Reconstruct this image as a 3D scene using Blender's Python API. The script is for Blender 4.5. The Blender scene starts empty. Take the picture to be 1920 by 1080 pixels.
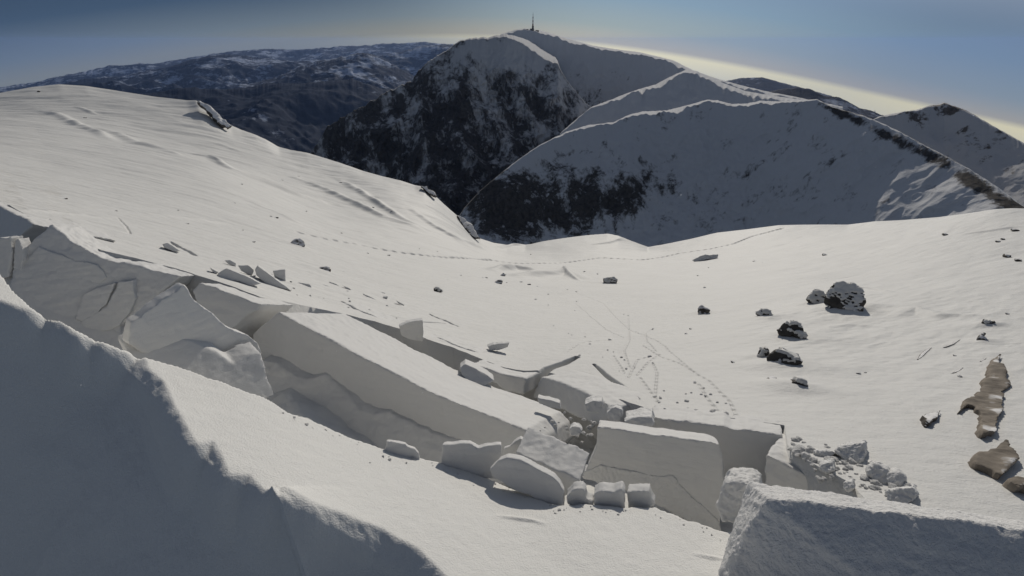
import bpy, bmesh, math, random
import numpy as np
from mathutils import Vector, Matrix

random.seed(7)
SC = bpy.context.scene
COL = SC.collection
F = 960.0
PITCH = math.radians(25.8)
CP, SP = math.cos(PITCH), math.sin(PITCH)
SUN_AZ, SUN_EL = math.radians(14.0), math.radians(25.0)

# ------------------------------------------------------------------ view geometry
def ray(u, v):
    """lateral, forward, down (not normalised) of the line of sight through a point of the photograph"""
    a = np.asarray(u, float) - 960.0
    c = np.asarray(v, float) - 540.0
    return a, F * CP - SP * c, F * SP + CP * c

def pt(u, v, r):
    a, f, d = ray(u, v)
    k = r / np.hypot(a, f)
    return np.stack([a * k, f * k, -d * k], -1)

def V(p):
    return Vector((float(p[0]), float(p[1]), float(p[2])))

# ------------------------------------------------------------------ numpy noise
_rs = np.random.RandomState(11)
_PERM = np.concatenate([_rs.permutation(512)] * 3)
_GR = _rs.normal(size=(512, 3)); _GR /= np.linalg.norm(_GR, axis=1)[:, None]
def gnoise(p):
    p = np.asarray(p, float)
    i = np.floor(p).astype(int); f = p - i
    w = f * f * f * (f * (f * 6 - 15) + 10)
    i &= 511
    out = 0
    for dx in (0, 1):
        wx = w[..., 0] if dx else 1 - w[..., 0]
        for dy in (0, 1):
            wy = w[..., 1] if dy else 1 - w[..., 1]
            for dz in (0, 1):
                wz = w[..., 2] if dz else 1 - w[..., 2]
                h = _PERM[_PERM[_PERM[(i[..., 0] + dx) & 511] + ((i[..., 1] + dy) & 511)] % 512 + ((i[..., 2] + dz) & 511)] % 512
                g = _GR[h]
                out = out + wx * wy * wz * (g[..., 0] * (f[..., 0] - dx) + g[..., 1] * (f[..., 1] - dy) + g[..., 2] * (f[..., 2] - dz))
    return out * 1.6
def fbm(p, oct=4, gain=.5, lac=2.03):
    a, s, q = 1.0, 0.0, np.asarray(p, float)
    for k in range(oct):
        s = s + a * gnoise(q + 17.3 * k); q = q * lac; a *= gain
    return s
def ridged(p, oct=4, gain=.55, lac=2.1):
    a, s, q = 1.0, 0.0, np.asarray(p, float)
    for k in range(oct):
        s = s + a * (1 - 2.2 * np.abs(gnoise(q + 9.1 * k))); q = q * lac; a *= gain
    return s
def sstep(a, b, x):
    t = np.clip((x - a) / (b - a), 0, 1)
    return t * t * (3 - 2 * t)

# ------------------------------------------------------------------ object helpers
def tag(o, label=None, cat=None, group=None, kind=None):
    if label: o['label'] = label
    if cat: o['category'] = cat
    if group: o['group'] = group
    if kind: o['kind'] = kind
    return o

def link(name, me, mat, parent=None, smooth=True):
    me.materials.clear(); me.materials.append(mat)
    if smooth:
        me.polygons.foreach_set('use_smooth', np.ones(len(me.polygons), bool))
    o = bpy.data.objects.new(name, me); COL.objects.link(o)
    if parent: o.parent = parent
    return o

def mesh_np(name, verts, quads):
    me = bpy.data.meshes.new(name)
    verts = np.ascontiguousarray(verts, np.float32); quads = np.ascontiguousarray(quads, np.int32)
    n = quads.shape[1]
    me.vertices.add(len(verts)); me.vertices.foreach_set('co', verts.ravel())
    me.loops.add(quads.size); me.loops.foreach_set('vertex_index', quads.ravel())
    me.polygons.add(len(quads)); me.polygons.foreach_set('loop_start', np.arange(0, quads.size, n, dtype=np.int32))
    me.update(calc_edges=True); me.validate()
    return me

def grid_mesh(name, P, flip=False, attrs=None):
    """P: rows x cols x 3"""
    R, C = P.shape[:2]
    idx = np.arange(R * C).reshape(R, C)
    q = np.stack([idx[:-1, :-1], idx[:-1, 1:], idx[1:, 1:], idx[1:, :-1]], -1).reshape(-1, 4)
    if flip: q = q[:, ::-1]
    me = mesh_np(name, P.reshape(-1, 3), q)
    for k, a in (attrs or {}).items():
        at = me.attributes.new(k, 'FLOAT', 'POINT')
        at.data.foreach_set('value', np.ascontiguousarray(a.ravel(), np.float32))
    return me

def empty(name, loc):
    o = bpy.data.objects.new(name, None); COL.objects.link(o); o.location = loc; o.empty_display_size = .2
    return o

# ------------------------------------------------------------------ materials
def newmat(name):
    m = bpy.data.materials.new(name); m.use_nodes = True
    nt = m.node_tree; b = nt.nodes['Principled BSDF']
    return m, nt, b
def N(nt, t, **kw):
    n = nt.nodes.new(t)
    for k, v in kw.items():
        if k.startswith('_'): setattr(n, k[1:], v)
        else: n.inputs[k.replace('__', ' ')].default_value = v
    return n
def snow_mat(name, base, layers, rough=.62, tint=.03, sparkle=0, sss=0, stretch=None):
    """layers: list of (noise scale, bump distance, strength)"""
    m, nt, b = newmat(name)
    L = nt.links.new
    tc = N(nt, 'ShaderNodeTexCoord')
    src = tc.outputs['Object']
    n = N(nt, 'ShaderNodeTexNoise', Scale=.35, Detail=5.0); L(src, n.inputs['Vector'])
    mix = N(nt, 'ShaderNodeMix', _data_type='RGBA')
    mix.inputs['A'].default_value = (*[c * (1 - tint) for c in base], 1)
    mix.inputs['B'].default_value = (*[min(.95, c * (1 + tint)) for c in base], 1)
    L(n.outputs['Fac'], mix.inputs['Factor']); L(mix.outputs['Result'], b.inputs['Base Color'])
    b.inputs['Roughness'].default_value = rough
    b.inputs['Specular IOR Level'].default_value = .25
    prev = None
    for (sc, dist, st, det, *lay) in layers:
        t = N(nt, 'ShaderNodeTexNoise', Scale=sc, Detail=det, Roughness=.6)
        if lay:
            mp = N(nt, 'ShaderNodeMapping'); mp.inputs['Scale'].default_value = lay[0]
            L(src, mp.inputs['Vector']); L(mp.outputs['Vector'], t.inputs['Vector'])
        else:
            L(src, t.inputs['Vector'])
        bp = N(nt, 'ShaderNodeBump', Strength=st, Distance=dist); L(t.outputs['Fac'], bp.inputs['Height'])
        if prev: L(prev.outputs['Normal'], bp.inputs['Normal'])
        prev = bp
    if prev: L(prev.outputs['Normal'], b.inputs['Normal'])
    if sss:
        b.inputs['Subsurface Weight'].default_value = sss
        b.inputs['Subsurface Radius'].default_value = (.9, 1.0, 1.15)
        b.inputs['Subsurface Scale'].default_value = .04
    return m

SNOW = (.74, .735, .71)
M_NEAR = snow_mat('near_snow', SNOW, [(45, .024, .62, 4), (9, .03, .3, 3)])
M_FIELD = snow_mat('field_snow', (.66, .655, .635), [(22, .025, .6, 4), (1.6, .07, .5, 5, (.5, 1.6, 1))], tint=.05)
M_BLOCK = snow_mat('block_snow', (.67, .665, .65), [(60, .010, .5, 4), (5, .03, .4, 4, (.35, .35, 2.6)), (2.2, .06, .35, 4)])
M_ROUGHBLOCK = snow_mat('crusty_snow', (.72, .715, .705), [(30, .04, .8, 5), (7, .06, .5, 4)])
M_DEBRIS = snow_mat('debris_snow', (.72, .715, .70), [(40, .02, .7, 4), (8, .05, .5, 4)])

def rock_mat(name, dark, light, snow_amt, scale, pits=.05):
    m, nt, b = newmat(name); L = nt.links.new
    tc = N(nt, 'ShaderNodeTexCoord'); geo = N(nt, 'ShaderNodeNewGeometry')
    n1 = N(nt, 'ShaderNodeTexNoise', Scale=scale, Detail=8.0, Roughness=.65); L(tc.outputs['Object'], n1.inputs['Vector'])
    cr = N(nt, 'ShaderNodeValToRGB'); cr.color_ramp.elements[0].position = .3; cr.color_ramp.elements[1].position = .7
    cr.color_ramp.elements[0].color = (*dark, 1); cr.color_ramp.elements[1].color = (*light, 1)
    L(n1.outputs['Fac'], cr.inputs['Fac'])
    n2 = N(nt, 'ShaderNodeTexNoise', Scale=scale * 1.0, Detail=2.5, Roughness=.5); L(tc.outputs['Object'], n2.inputs['Vector'])
    sx = N(nt, 'ShaderNodeSeparateXYZ'); L(geo.outputs['Normal'], sx.inputs['Vector'])
    a = N(nt, 'ShaderNodeMath', _operation='MULTIPLY_ADD'); L(n2.outputs['Fac'], a.inputs[0]); a.inputs[1].default_value = 1.1; L(sx.outputs['Z'], a.inputs[2])
    mr = N(nt, 'ShaderNodeMapRange'); mr.inputs['From Min'].default_value = 1.25 - snow_amt; mr.inputs['From Max'].default_value = 1.38 - snow_amt
    L(a.outputs[0], mr.inputs['Value'])
    mx = N(nt, 'ShaderNodeMix', _data_type='RGBA'); L(mr.outputs['Result'], mx.inputs['Factor'])
    L(cr.outputs['Color'], mx.inputs['A']); mx.inputs['B'].default_value = (.8, .79, .78, 1)
    L(mx.outputs['Result'], b.inputs['Base Color'])
    b.inputs['Roughness'].default_value = .85; b.inputs['Specular IOR Level'].default_value = .2
    bp = N(nt, 'ShaderNodeBump', Strength=.8, Distance=pits); L(n1.outputs['Fac'], bp.inputs['Height']); L(bp.outputs['Normal'], b.inputs['Normal'])
    return m
M_ROCK = rock_mat('bare_rock', (.03, .027, .025), (.16, .14, .12), .05, 1.6)
M_OUTCROP = rock_mat('brown_rock', (.11, .095, .078), (.33, .285, .235), -.30, 1.5, .04)
M_RIM = rock_mat('rim_rock', (.05, .046, .042), (.16, .145, .13), .34, .5)
M_ROCKSNOW = rock_mat('dusted_rock', (.03, .028, .027), (.12, .11, .10), .14, .55)

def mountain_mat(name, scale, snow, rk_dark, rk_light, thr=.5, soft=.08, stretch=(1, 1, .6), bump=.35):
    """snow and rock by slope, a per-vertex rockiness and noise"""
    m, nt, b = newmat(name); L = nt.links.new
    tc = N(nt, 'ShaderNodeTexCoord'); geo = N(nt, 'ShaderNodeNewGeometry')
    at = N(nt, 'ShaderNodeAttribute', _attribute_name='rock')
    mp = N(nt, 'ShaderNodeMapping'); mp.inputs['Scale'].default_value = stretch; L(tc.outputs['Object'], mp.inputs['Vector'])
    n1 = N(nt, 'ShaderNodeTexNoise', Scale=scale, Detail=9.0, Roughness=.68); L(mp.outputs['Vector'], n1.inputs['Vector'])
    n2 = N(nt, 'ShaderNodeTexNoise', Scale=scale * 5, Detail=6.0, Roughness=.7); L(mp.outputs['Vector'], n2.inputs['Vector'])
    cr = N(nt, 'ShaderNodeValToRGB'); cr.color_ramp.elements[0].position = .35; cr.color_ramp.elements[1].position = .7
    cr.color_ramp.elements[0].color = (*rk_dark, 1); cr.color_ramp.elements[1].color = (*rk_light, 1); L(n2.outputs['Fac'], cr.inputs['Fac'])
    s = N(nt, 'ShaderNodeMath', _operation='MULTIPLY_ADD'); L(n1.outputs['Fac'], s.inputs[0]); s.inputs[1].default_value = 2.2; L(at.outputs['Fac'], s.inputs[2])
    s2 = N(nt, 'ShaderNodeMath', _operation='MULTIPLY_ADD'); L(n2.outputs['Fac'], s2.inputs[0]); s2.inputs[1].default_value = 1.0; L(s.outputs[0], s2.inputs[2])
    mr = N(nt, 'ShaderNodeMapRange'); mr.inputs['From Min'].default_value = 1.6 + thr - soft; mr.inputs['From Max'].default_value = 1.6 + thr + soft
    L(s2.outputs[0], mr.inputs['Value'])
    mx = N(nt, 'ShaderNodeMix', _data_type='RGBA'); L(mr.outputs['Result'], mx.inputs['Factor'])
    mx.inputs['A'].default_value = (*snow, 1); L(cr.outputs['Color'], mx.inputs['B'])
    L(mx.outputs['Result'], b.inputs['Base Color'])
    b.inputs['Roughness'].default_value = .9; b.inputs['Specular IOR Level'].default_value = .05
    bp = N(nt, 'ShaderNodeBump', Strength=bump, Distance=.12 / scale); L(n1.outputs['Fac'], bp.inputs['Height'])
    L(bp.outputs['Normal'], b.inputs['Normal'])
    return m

# ------------------------------------------------------------------ the snow surface: one height function
CTRL = []   # (az, ln r, w) with w = (z + 4) / r
def c_px(u, v, r):
    a, f, d = ray(u, v); h = np.hypot(a, f)
    CTRL.append((math.atan2(a, f), math.log(r), 4.0 / r - d / h))
for rr in (2.5, 4.5, 8, 13):
    for azd, w in ((-68, .10), (-57, .08), (-47, .045), (-41, -.035), (-31, -.13), (-20, -.26), (-10, -.34), (0, -.395), (13, -.385), (27, -.345), (47, -.26), (62, -.2)):
        CTRL.append((math.radians(azd), math.log(rr), w))
for q in ((0, 300, 45), (0, 178, 120), (120, 160, 130), (300, 350, 45), (300, 250, 90), (300, 450, 22), (350, 188, 112), (450, 240, 106), (520, 272, 102),
          (600, 400, 60), (600, 500, 28), (640, 321, 98), (790, 352, 92), (850, 397, 90), (800, 450, 62), (895, 452, 90),
          (930, 459, 92), (985, 462, 95), (1000, 500, 65), (1000, 550, 38), (1000, 600, 24), (1060, 447, 100), (1140, 440, 105), (1215, 463, 100), (1290, 450, 104),
          (1200, 520, 55), (1200, 600, 26), (1460, 424, 110), (1460, 520, 48), (1460, 620, 22), (1640, 414, 110), (1640, 500, 55), (1640, 640, 22),
          (1800, 400, 104), (1890, 392, 100), (1990, 394, 100), (1890, 500, 50), (1890, 600, 28), (1890, 700, 19), (700, 330, 95), (400, 320, 60), (150, 250, 70)):
    c_px(*q)
CA = np.array(CTRL)
def tps_fit(X, y, lam):
    d2 = ((X[:, None] - X[None]) ** 2).sum(-1)
    K = .5 * d2 * np.log(d2 + 1e-12)
    n = len(X); Pm = np.c_[np.ones(n), X]
    A = np.zeros((n + 3, n + 3)); A[:n, :n] = K + lam * np.eye(n); A[:n, n:] = Pm; A[n:, :n] = Pm.T
    return np.linalg.solve(A, np.r_[y, 0, 0, 0])
SX = np.array([2.2, 1.0])
TX = CA[:, :2] * SX
TC = tps_fit(TX, CA[:, 2], 2e-4)
def w_of(az, lr):
    q = np.stack([az, lr], -1) * SX
    sh = q.shape[:-1]; q = q.reshape(-1, 2); out = np.empty(len(q))
    for s in range(0, len(q), 100000):
        b = q[s:s + 100000]
        d2 = ((b[:, None] - TX[None]) ** 2).sum(-1)
        out[s:s + 100000] = (.5 * d2 * np.log(d2 + 1e-12)) @ TC[:-3] + TC[-3] + b @ TC[-2:]
    return out.reshape(sh)
def h_polar(az, r):
    return -4.0 + w_of(az, np.log(r)) * r
def h_xy(x, y):
    x, y = np.asarray(x, float), np.asarray(y, float)
    return h_polar(np.arctan2(x, y), np.hypot(x, y))
def hit(u, v):
    """where the line of sight meets the snow surface (first crossing)"""
    a, f, d = ray(float(u), float(v)); h = math.hypot(a, f); az = math.atan2(a, f); tn = d / h
    lr = np.linspace(math.log(2.2), math.log(190), 900)
    z = h_polar(np.full_like(lr, az), np.exp(lr)) - (-tn * np.exp(lr))
    k = np.argmax(z >= 0)
    if z[k] < 0: k = int(np.argmax(z))
    if k == 0: r = math.exp(lr[0])
    else:
        t = z[k - 1] / (z[k - 1] - z[k] + 1e-12); r = math.exp(lr[k - 1] + t * (lr[k] - lr[k - 1]))
    return np.array([a / h * r, f / h * r, -tn * r]), r
def hits(poly):
    return np.array([hit(*q)[0] for q in poly])
def line_az(poly):
    """photo polyline on the snow -> (az, r) table"""
    P = hits(poly); az = np.arctan2(P[:, 0], P[:, 1]); r = np.hypot(P[:, 0], P[:, 1]); o = np.argsort(az)
    return az[o], r[o]
def seg_dist(x, y, P, reach=None):
    """distance of points to polyline P, share of the way along it, and metres along it"""
    best = np.full(x.shape, 1e9); par = np.zeros(x.shape); arc = np.zeros(x.shape)
    P = np.asarray(P, float)
    if reach is not None:
        m = (x > P[:, 0].min() - reach) & (x < P[:, 0].max() + reach) & (y > P[:, 1].min() - reach) & (y < P[:, 1].max() + reach)
        b, p, c = seg_dist(x[m], y[m], P)
        best[m] = b; par[m] = p; arc[m] = c
        return best, par, arc
    s0 = 0.0
    for k in range(len(P) - 1):
        ax, ay = P[k][:2]; bx, by = P[k + 1][:2]
        dx, dy = bx - ax, by - ay; L2 = dx * dx + dy * dy + 1e-12; Ls = math.sqrt(L2)
        t = np.clip(((x - ax) * dx + (y - ay) * dy) / L2, 0, 1)
        d = np.hypot(x - ax - t * dx, y - ay - t * dy)
        m = d < best; best = np.where(m, d, best); par = np.where(m, (k + t) / (len(P) - 1), par); arc = np.where(m, s0 + t * Ls, arc)
        s0 += Ls
    return best, par, arc
def inside(x, y, P):
    c = np.zeros(x.shape, bool); n = len(P)
    for k in range(n):
        x1, y1 = P[k][:2]; x2, y2 = P[(k + 1) % n][:2]
        m = ((y1 > y) != (y2 > y)) & (x < (x2 - x1) * (y - y1) / (y2 - y1 + 1e-15) + x1)
        c ^= m
    return c

# ------------------------------------------------------------------ setting 1: the near snow above the fracture
LIP = [(-120, 455), (-60, 485), (0, 512), (25, 545), (60, 578), (110, 600), (150, 622), (200, 645), (250, 663), (300, 678), (360, 695), (430, 722), (500, 748), (540, 772), (600, 795), (640, 812), (690, 832),
       (760, 852), (830, 868), (900, 892), (960, 915), (1040, 945), (1100, 945), (1160, 950), (1230, 952), (1290, 974), (1350, 992), (1420, 1010), (1520, 1040), (1650, 1075), (1800, 1110), (2000, 1150)]
laz, lrr = line_az(LIP)
DARK1 = [(-160, 495), (-60, 535), (0, 562), (35, 574), (58, 581), (85, 575), (108, 592), (122, 606), (150, 626), (185, 632), (203, 647), (235, 657), (252, 655), (274, 668), (284, 692), (312, 716), (334, 764), (372, 828), (402, 824), (416, 846), (434, 886),
         (472, 890), (496, 916), (504, 920), (510, 911), (532, 914), (562, 934), (600, 952), (640, 962), (720, 990), (790, 1030), (850, 1088), (900, 1180)]
D1 = hits(DARK1)
D1p = np.vstack([D1, [[.6, 0, 0], [-.3, -2, 0], [-14, -4, 0], [-16, 6, 0]]])

az = np.radians(np.linspace(-66, 63, 1300)); lr = np.log(np.geomspace(1.7, 15, 420))
AZ, LR = np.meshgrid(az, lr); R = np.exp(LR)
X, Y = R * np.sin(AZ), R * np.cos(AZ)
Z = h_polar(AZ, R)
P3 = np.stack([X, Y, 0 * X], -1)
rl = np.interp(AZ, laz, lrr) + .06 * gnoise(P3 * 2.2) + .03 * gnoise(P3 * 7)
drop = (1.75 + .9 * sstep(-.45, -.6, AZ)) * sstep(-.02, .30, R - rl) + .06 * fbm(P3 * 1.6, 3) * sstep(0, .4, R - rl)
Z = Z - drop
rw = np.interp(AZ, *line_az([(-140, 345), (0, 390), (95, 425), (250, 500), (345, 535), (480, 600), (520, 640), (700, 700), (985, 820), (1250, 850), (1500, 900), (2000, 1040)]))
heap = .10
Z = Z + heap * np.exp(-np.maximum(rw - .25 - R, 0) ** 2 / (.5 + .5 * sstep(-.4, -.6, AZ))) * sstep(.2, 1.0, R - rl) * (1 + .25 * fbm(P3 * 2.1 + 6, 3))
SM1 = hits([(-160, 500), (0, 562), (120, 604), (240, 655), (330, 745), (425, 868), (510, 914), (640, 964), (790, 1034), (850, 1090), (900, 1180)])
for Dl, Dp, Sm, sl, roll in ((D1, D1p, SM1, 1.2, .05),):
    ins = inside(X, Y, Dp)
    d, par, _ = seg_dist(X, Y, Dl)
    jit = d + (.022 * gnoise(P3 * 4.5) + .012 * gnoise(P3 * 13)) * sstep(0, .12, d) * np.exp(-(d / .22) ** 2)
    d = np.maximum(0, jit)
    g = np.sqrt(np.minimum(d, .35) ** 2 + roll ** 2) - roll
    qx, qy = -.45, -.893
    cs, ct = Sm[:, 0] * -qy + Sm[:, 1] * qx, Sm[:, 0] * qx + Sm[:, 1] * qy
    o_ = np.argsort(cs); ss = np.linspace(cs.min(), cs.max(), 200); ff = np.interp(ss, cs[o_], ct[o_])
    kk = np.hanning(41); kk /= kk.sum(); ff = np.convolve(np.pad(ff, 20, mode='edge'), kk, 'valid')
    wide = (X * qx + Y * qy) - np.interp(X * -qy + Y * qx, ss, ff)
    wide = np.maximum(0, wide - .15) * sstep(.05, .5, d)
    und = 1 + .07 * fbm(P3 * .8 + 4, 3)
    Z = np.where(ins, Z - np.minimum(sl * g + 1.32 * wide, 9.0) * und + sstep(.1, .7, d) * (.035 * fbm(P3 * 1.7 + 8, 4) + .009 * fbm(P3 * 13, 2)), Z)
Z += .012 * fbm(P3 * .8 + 3, 3) + .004 * fbm(P3 * 5, 3)
# a sharp little crest running down through the shaded bank
GR = hits([(508, 914), (522, 935), (545, 985), (566, 1040), (584, 1095)]); d, par, _ = seg_dist(X, Y, GR, 1.0)
ux, uy = GR[-1][0] - GR[0][0], GR[-1][1] - GR[0][1]; sd_ = ((X - GR[0][0]) * uy - (Y - GR[0][1]) * ux)
Z += (.06 + .62 * par) * np.exp(-(d / np.where(sd_ > 0, .05, .24))) * sstep(0, .12, par)
# thin shallow scratches on the smooth strip
for poly, dep in (([(922, 966), (960, 971), (1000, 976), (1030, 984)], .035), ([(1296, 1036), (1330, 1044), (1366, 1049)], .03)):
    Pl = hits(poly); d, par, _ = seg_dist(X, Y, Pl, .3)
    Z += dep * np.exp(-(d / .03) ** 2) * np.sin(np.pi * np.clip(par, 0, 1))
near = link('snow_slope', grid_mesh('snow_slope', np.stack([X, Y, Z], -1), flip=False), M_NEAR)
tag(near, kind='structure')

# unseen snow added behind the viewpoint, shaped to fall away and block light from below
az_ = np.radians(np.linspace(60, 297, 160)); r_ = np.concatenate([[.05], np.geomspace(.6, 90, 90)])
AZ, R = np.meshgrid(az_, r_); X, Y = R * np.sin(AZ), R * np.cos(AZ); P3 = np.stack([X, Y, 0 * X], -1)
Z = np.minimum(-6.4 - .10 * np.abs(X) + .45 * np.minimum(Y, 0), -5.2) + .25 * fbm(P3 * .3, 3) * np.minimum(1, R / 3)
back = link('unseen_shade_slope', grid_mesh('unseen_shade_slope', np.stack([X, Y, Z], -1), flip=False), M_NEAR)
tag(back, kind='structure')

# ------------------------------------------------------------------ setting 2: the wide snowfield below it
FRONT = [(-140, 330), (-60, 352), (0, 380), (60, 412), (95, 414), (150, 452), (190, 474), (250, 488), (335, 510), (380, 524), (488, 562), (530, 570), (580, 580), (640, 592), (700, 606), (755, 622), (800, 640), (850, 655), (885, 672),
         (943, 694), (982, 701), (1015, 700), (1058, 712), (1107, 733), (1141, 750), (1180, 764), (1215, 776), (1290, 784), (1400, 798), (1468, 808), (1473, 846), (1480, 862), (1530, 890), (1588, 922), (1620, 962), (1700, 1010), (1920, 1085), (2100, 1130)]
faz, fr = line_az(FRONT)
RIMP = [(-150, 200, 118), (0, 178, 120), (120, 160, 130), (350, 188, 112), (450, 240, 106), (520, 272, 102), (640, 321, 98), (790, 352, 92), (850, 397, 90), (895, 452, 90), (930, 459, 92), (985, 462, 95), (1060, 447, 100), (1140, 440, 105),
        (1215, 463, 100), (1290, 450, 104), (1460, 424, 110), (1640, 414, 110), (1800, 400, 104), (1890, 392, 100), (1990, 394, 100), (2200, 396, 100)]
raz = []; rrm = []; rtan = []
for u, v, r in RIMP:
    a, f, d = ray(u, v); raz.append(math.atan2(a, f)); rrm.append(r); rtan.append(-d / math.hypot(a, f))
# exact skyline of the rim, every corner of it: (photo x, photo y)
SKY = [(-150, 205), (0, 174), (60, 163), (110, 158), (160, 161), (220, 170), (290, 181), (350, 188), (368, 188), (385, 197), (402, 210), (415, 222), (432, 234), (452, 243), (478, 252), (500, 262), (522, 275), (545, 281), (575, 286), (605, 295), (640, 306),
       (680, 320), (715, 330), (750, 338), (778, 347), (795, 350), (815, 366), (835, 385), (858, 405), (870, 418), (885, 436), (900, 447), (925, 455), (950, 459), (985, 460), (1020, 452), (1060, 446), (1100, 441), (1140, 438), (1160, 442), (1185, 452),
       (1215, 463), (1245, 458), (1290, 449), (1345, 436), (1400, 430), (1460, 422), (1530, 421), (1590, 421), (1640, 415), (1700, 412), (1760, 407), (1820, 399), (1865, 392), (1900, 390), (1960, 392), (2200, 398)]
saz = []; stan = []
for u, v in SKY:
    a, f, d = ray(u, v); saz.append(math.atan2(a, f)); stan.append(-d / math.hypot(a, f))
def rim_r(azv): return np.interp(azv, raz, rrm)

az = np.radians(np.linspace(-62, 60, 1500)); lt = np.linspace(0, 1, 900)
AZ, T = np.meshgrid(az, lt)
_k = np.hanning(181); _k /= _k.sum()
RF = np.interp(AZ, faz, fr) + .35; RM = np.broadcast_to(np.convolve(np.pad(rim_r(az), 90, mode='edge'), _k, 'valid')[None], AZ.shape)
LR = np.log(RF) + (np.log(RM * 1.55) - np.log(RF)) * T
R = np.exp(LR)
X, Y = R * np.sin(AZ), R * np.cos(AZ); P3 = np.stack([X, Y, 0 * X], -1)
Z = h_polar(AZ, R)
# pull the rim exactly onto its skyline, over the last third of the range
zr = h_polar(az, RM[0]); want = np.interp(az, saz, stan) * RM[0]
def blur(a, n):
    k = np.hanning(2 * n + 1); k /= k.sum()
    return np.convolve(np.pad(a, n, mode='edge'), k, 'valid')
c_all = want - zr; c_low = blur(c_all, 130); c_hi = c_all - c_low
Z = Z + c_low[None] * sstep(.4, 1.0, R / RM) + blur(c_hi, 3)[None] * sstep(.86, 1.0, R / RM)
over = np.maximum(R / RM - 1, 0)
Z = Z - RM * (over * .35 + over ** 2 * 2.2)
# wind carving, drifts and shallow undulation
ca, sa = math.cos(.55), math.sin(.55)
XR, YR = X * ca + Y * sa, -X * sa + Y * ca
fade = sstep(8, 20, R) * (1 - sstep(.97, 1.0, R / RM))
S1 = fbm(np.stack([XR * .05, YR * .30, 0 * X], -1), 4)
S2 = fbm(np.stack([XR * .25, YR * 1.1, 0 * X + 5], -1), 3)
lft = sstep(.1, -.35, AZ)
Z += fade * (S1 * (.05 + .22 * lft * sstep(30, 80, R)) + S2 * .030 * (1 + 1.2 * lft) + .016 * fbm(np.stack([XR * .9, YR * 2.6, 0 * X + 9], -1), 3) * (1 - sstep(25, 60, R)))
Z += fade * .16 * fbm(P3 * .09 + 2, 3) * sstep(15, 60, R)
for u_, v_, wd_, ht_ in ((1580, 582, 1.9, .55), (1530, 572, 1.2, .4), (1436, 597, .9, .3), (1486, 630, 1.0, .35), (1466, 686, 1.1, .35), (1427, 672, .7, .25), (1446, 720, .6, .18), (1493, 729, .7, .2), (1318, 587, .7, .2), (1145, 529, 1.2, .3), (558, 461, 1.0, .3), (606, 509, .8, .2), (1848, 608, .6, .2), (1838, 639, .5, .15)):
    c_ = hit(u_, v_)[0]; dx_, dy_ = X - c_[0], Y - c_[1]
    Z += .6 * ht_ * np.exp(-(np.sqrt((dx_ / 1.7) ** 2 + dy_ ** 2) / (.75 * wd_)) ** 2) * (1 + .5 * gnoise(P3 * .9))
# ledges, wind steps and grooves seen in the photograph: (polyline, half width, height (+ bank, - groove))
FEAT = [([(75, 208), (110, 215), (140, 232), (190, 252), (205, 262)], .9, .65), ([(145, 202), (180, 212)], .5, .3), ([(205, 245), (270, 275), (330, 290), (400, 305), (440, 318)], 1.1, .7), ([(400, 268), (450, 285), (500, 300), (545, 315)], .8, .5),
        ([(330, 282), (390, 300), (440, 322), (500, 345), (560, 368), (600, 380)], .9, .8), ([(560, 340), (640, 375), (720, 410), (790, 432)], 1.0, .8), ([(640, 345), (700, 380), (760, 415), (800, 432)], .9, .7),
        ([(780, 400), (820, 430), (850, 448), (905, 468)], .9, .8), ([(930, 468), (960, 462), (1010, 452)], .6, .5), ([(925, 508), (960, 506), (1010, 512)], 1.0, 1.1), ([(975, 519), (1010, 517), (1060, 514), (1090, 522)], 1.2, 1.3), ([(1045, 508), (1075, 522), (1086, 525)], .3, .3),
        ([(1115, 462), (1140, 460), (1165, 452)], .5, .4), ([(280, 400), (340, 408), (400, 415), (425, 418)], .35, .2), ([(30, 395), (120, 400), (200, 410)], .2, .10), ([(640, 430), (700, 442), (760, 452)], .4, .25),
        ([(1600, 540), (1625, 541), (1668, 548)], .25, .25), ([(1680, 590), (1715, 580), (1760, 592), (1840, 590)], .5, .30), ([(1560, 612), (1600, 608), (1650, 612)], .3, .15), ([(1800, 440), (1860, 432), (1910, 425)], .5, .3),
        ([(1620, 650), (1660, 640)], .1, .05), ([(470, 378), (520, 400), (560, 420)], .5, .25), ([(1300, 485), (1330, 484), (1350, 478)], .35, .35)]
for poly, hw, ht in FEAT:
    Pl = hits(poly); d, par, _ = seg_dist(X, Y, Pl, 4 * hw)
    k = np.sin(np.pi * np.clip(par * .9 + .05, 0, 1)) ** .6
    Z += .75 * ht * k * np.exp(-(d / (.8 * hw)) ** 2) * (.8 + .35 * gnoise(P3 * .3))
CRK = [([(978, 738), (1004, 706), (1030, 690), (1060, 680), (1082, 670)], .13, .55), ([(1114, 683), (1140, 706), (1170, 728), (1196, 748)], .07, .35), ([(1238, 780), (1270, 792)], .04, .2),
       ([(640, 566), (700, 590), (760, 601), (800, 605), (835, 607)], .04, .12), ([(805, 588), (835, 602), (858, 612)], .05, .12), ([(320, 455), (345, 468), (365, 478)], .09, .10), ([(222, 410), (236, 424), (245, 440)], .03, .05)]
for poly, hw, dp in CRK:
    Pl = hits(poly); d, par, _ = seg_dist(X, Y, Pl, 3 * hw + .1)
    wv = .85 * hw * (.4 + .9 * np.sin(np.pi * np.clip(.12 + par * .76, 0, 1)))
    Z -= dp * np.exp(-(d / wv) ** 4)
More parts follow.
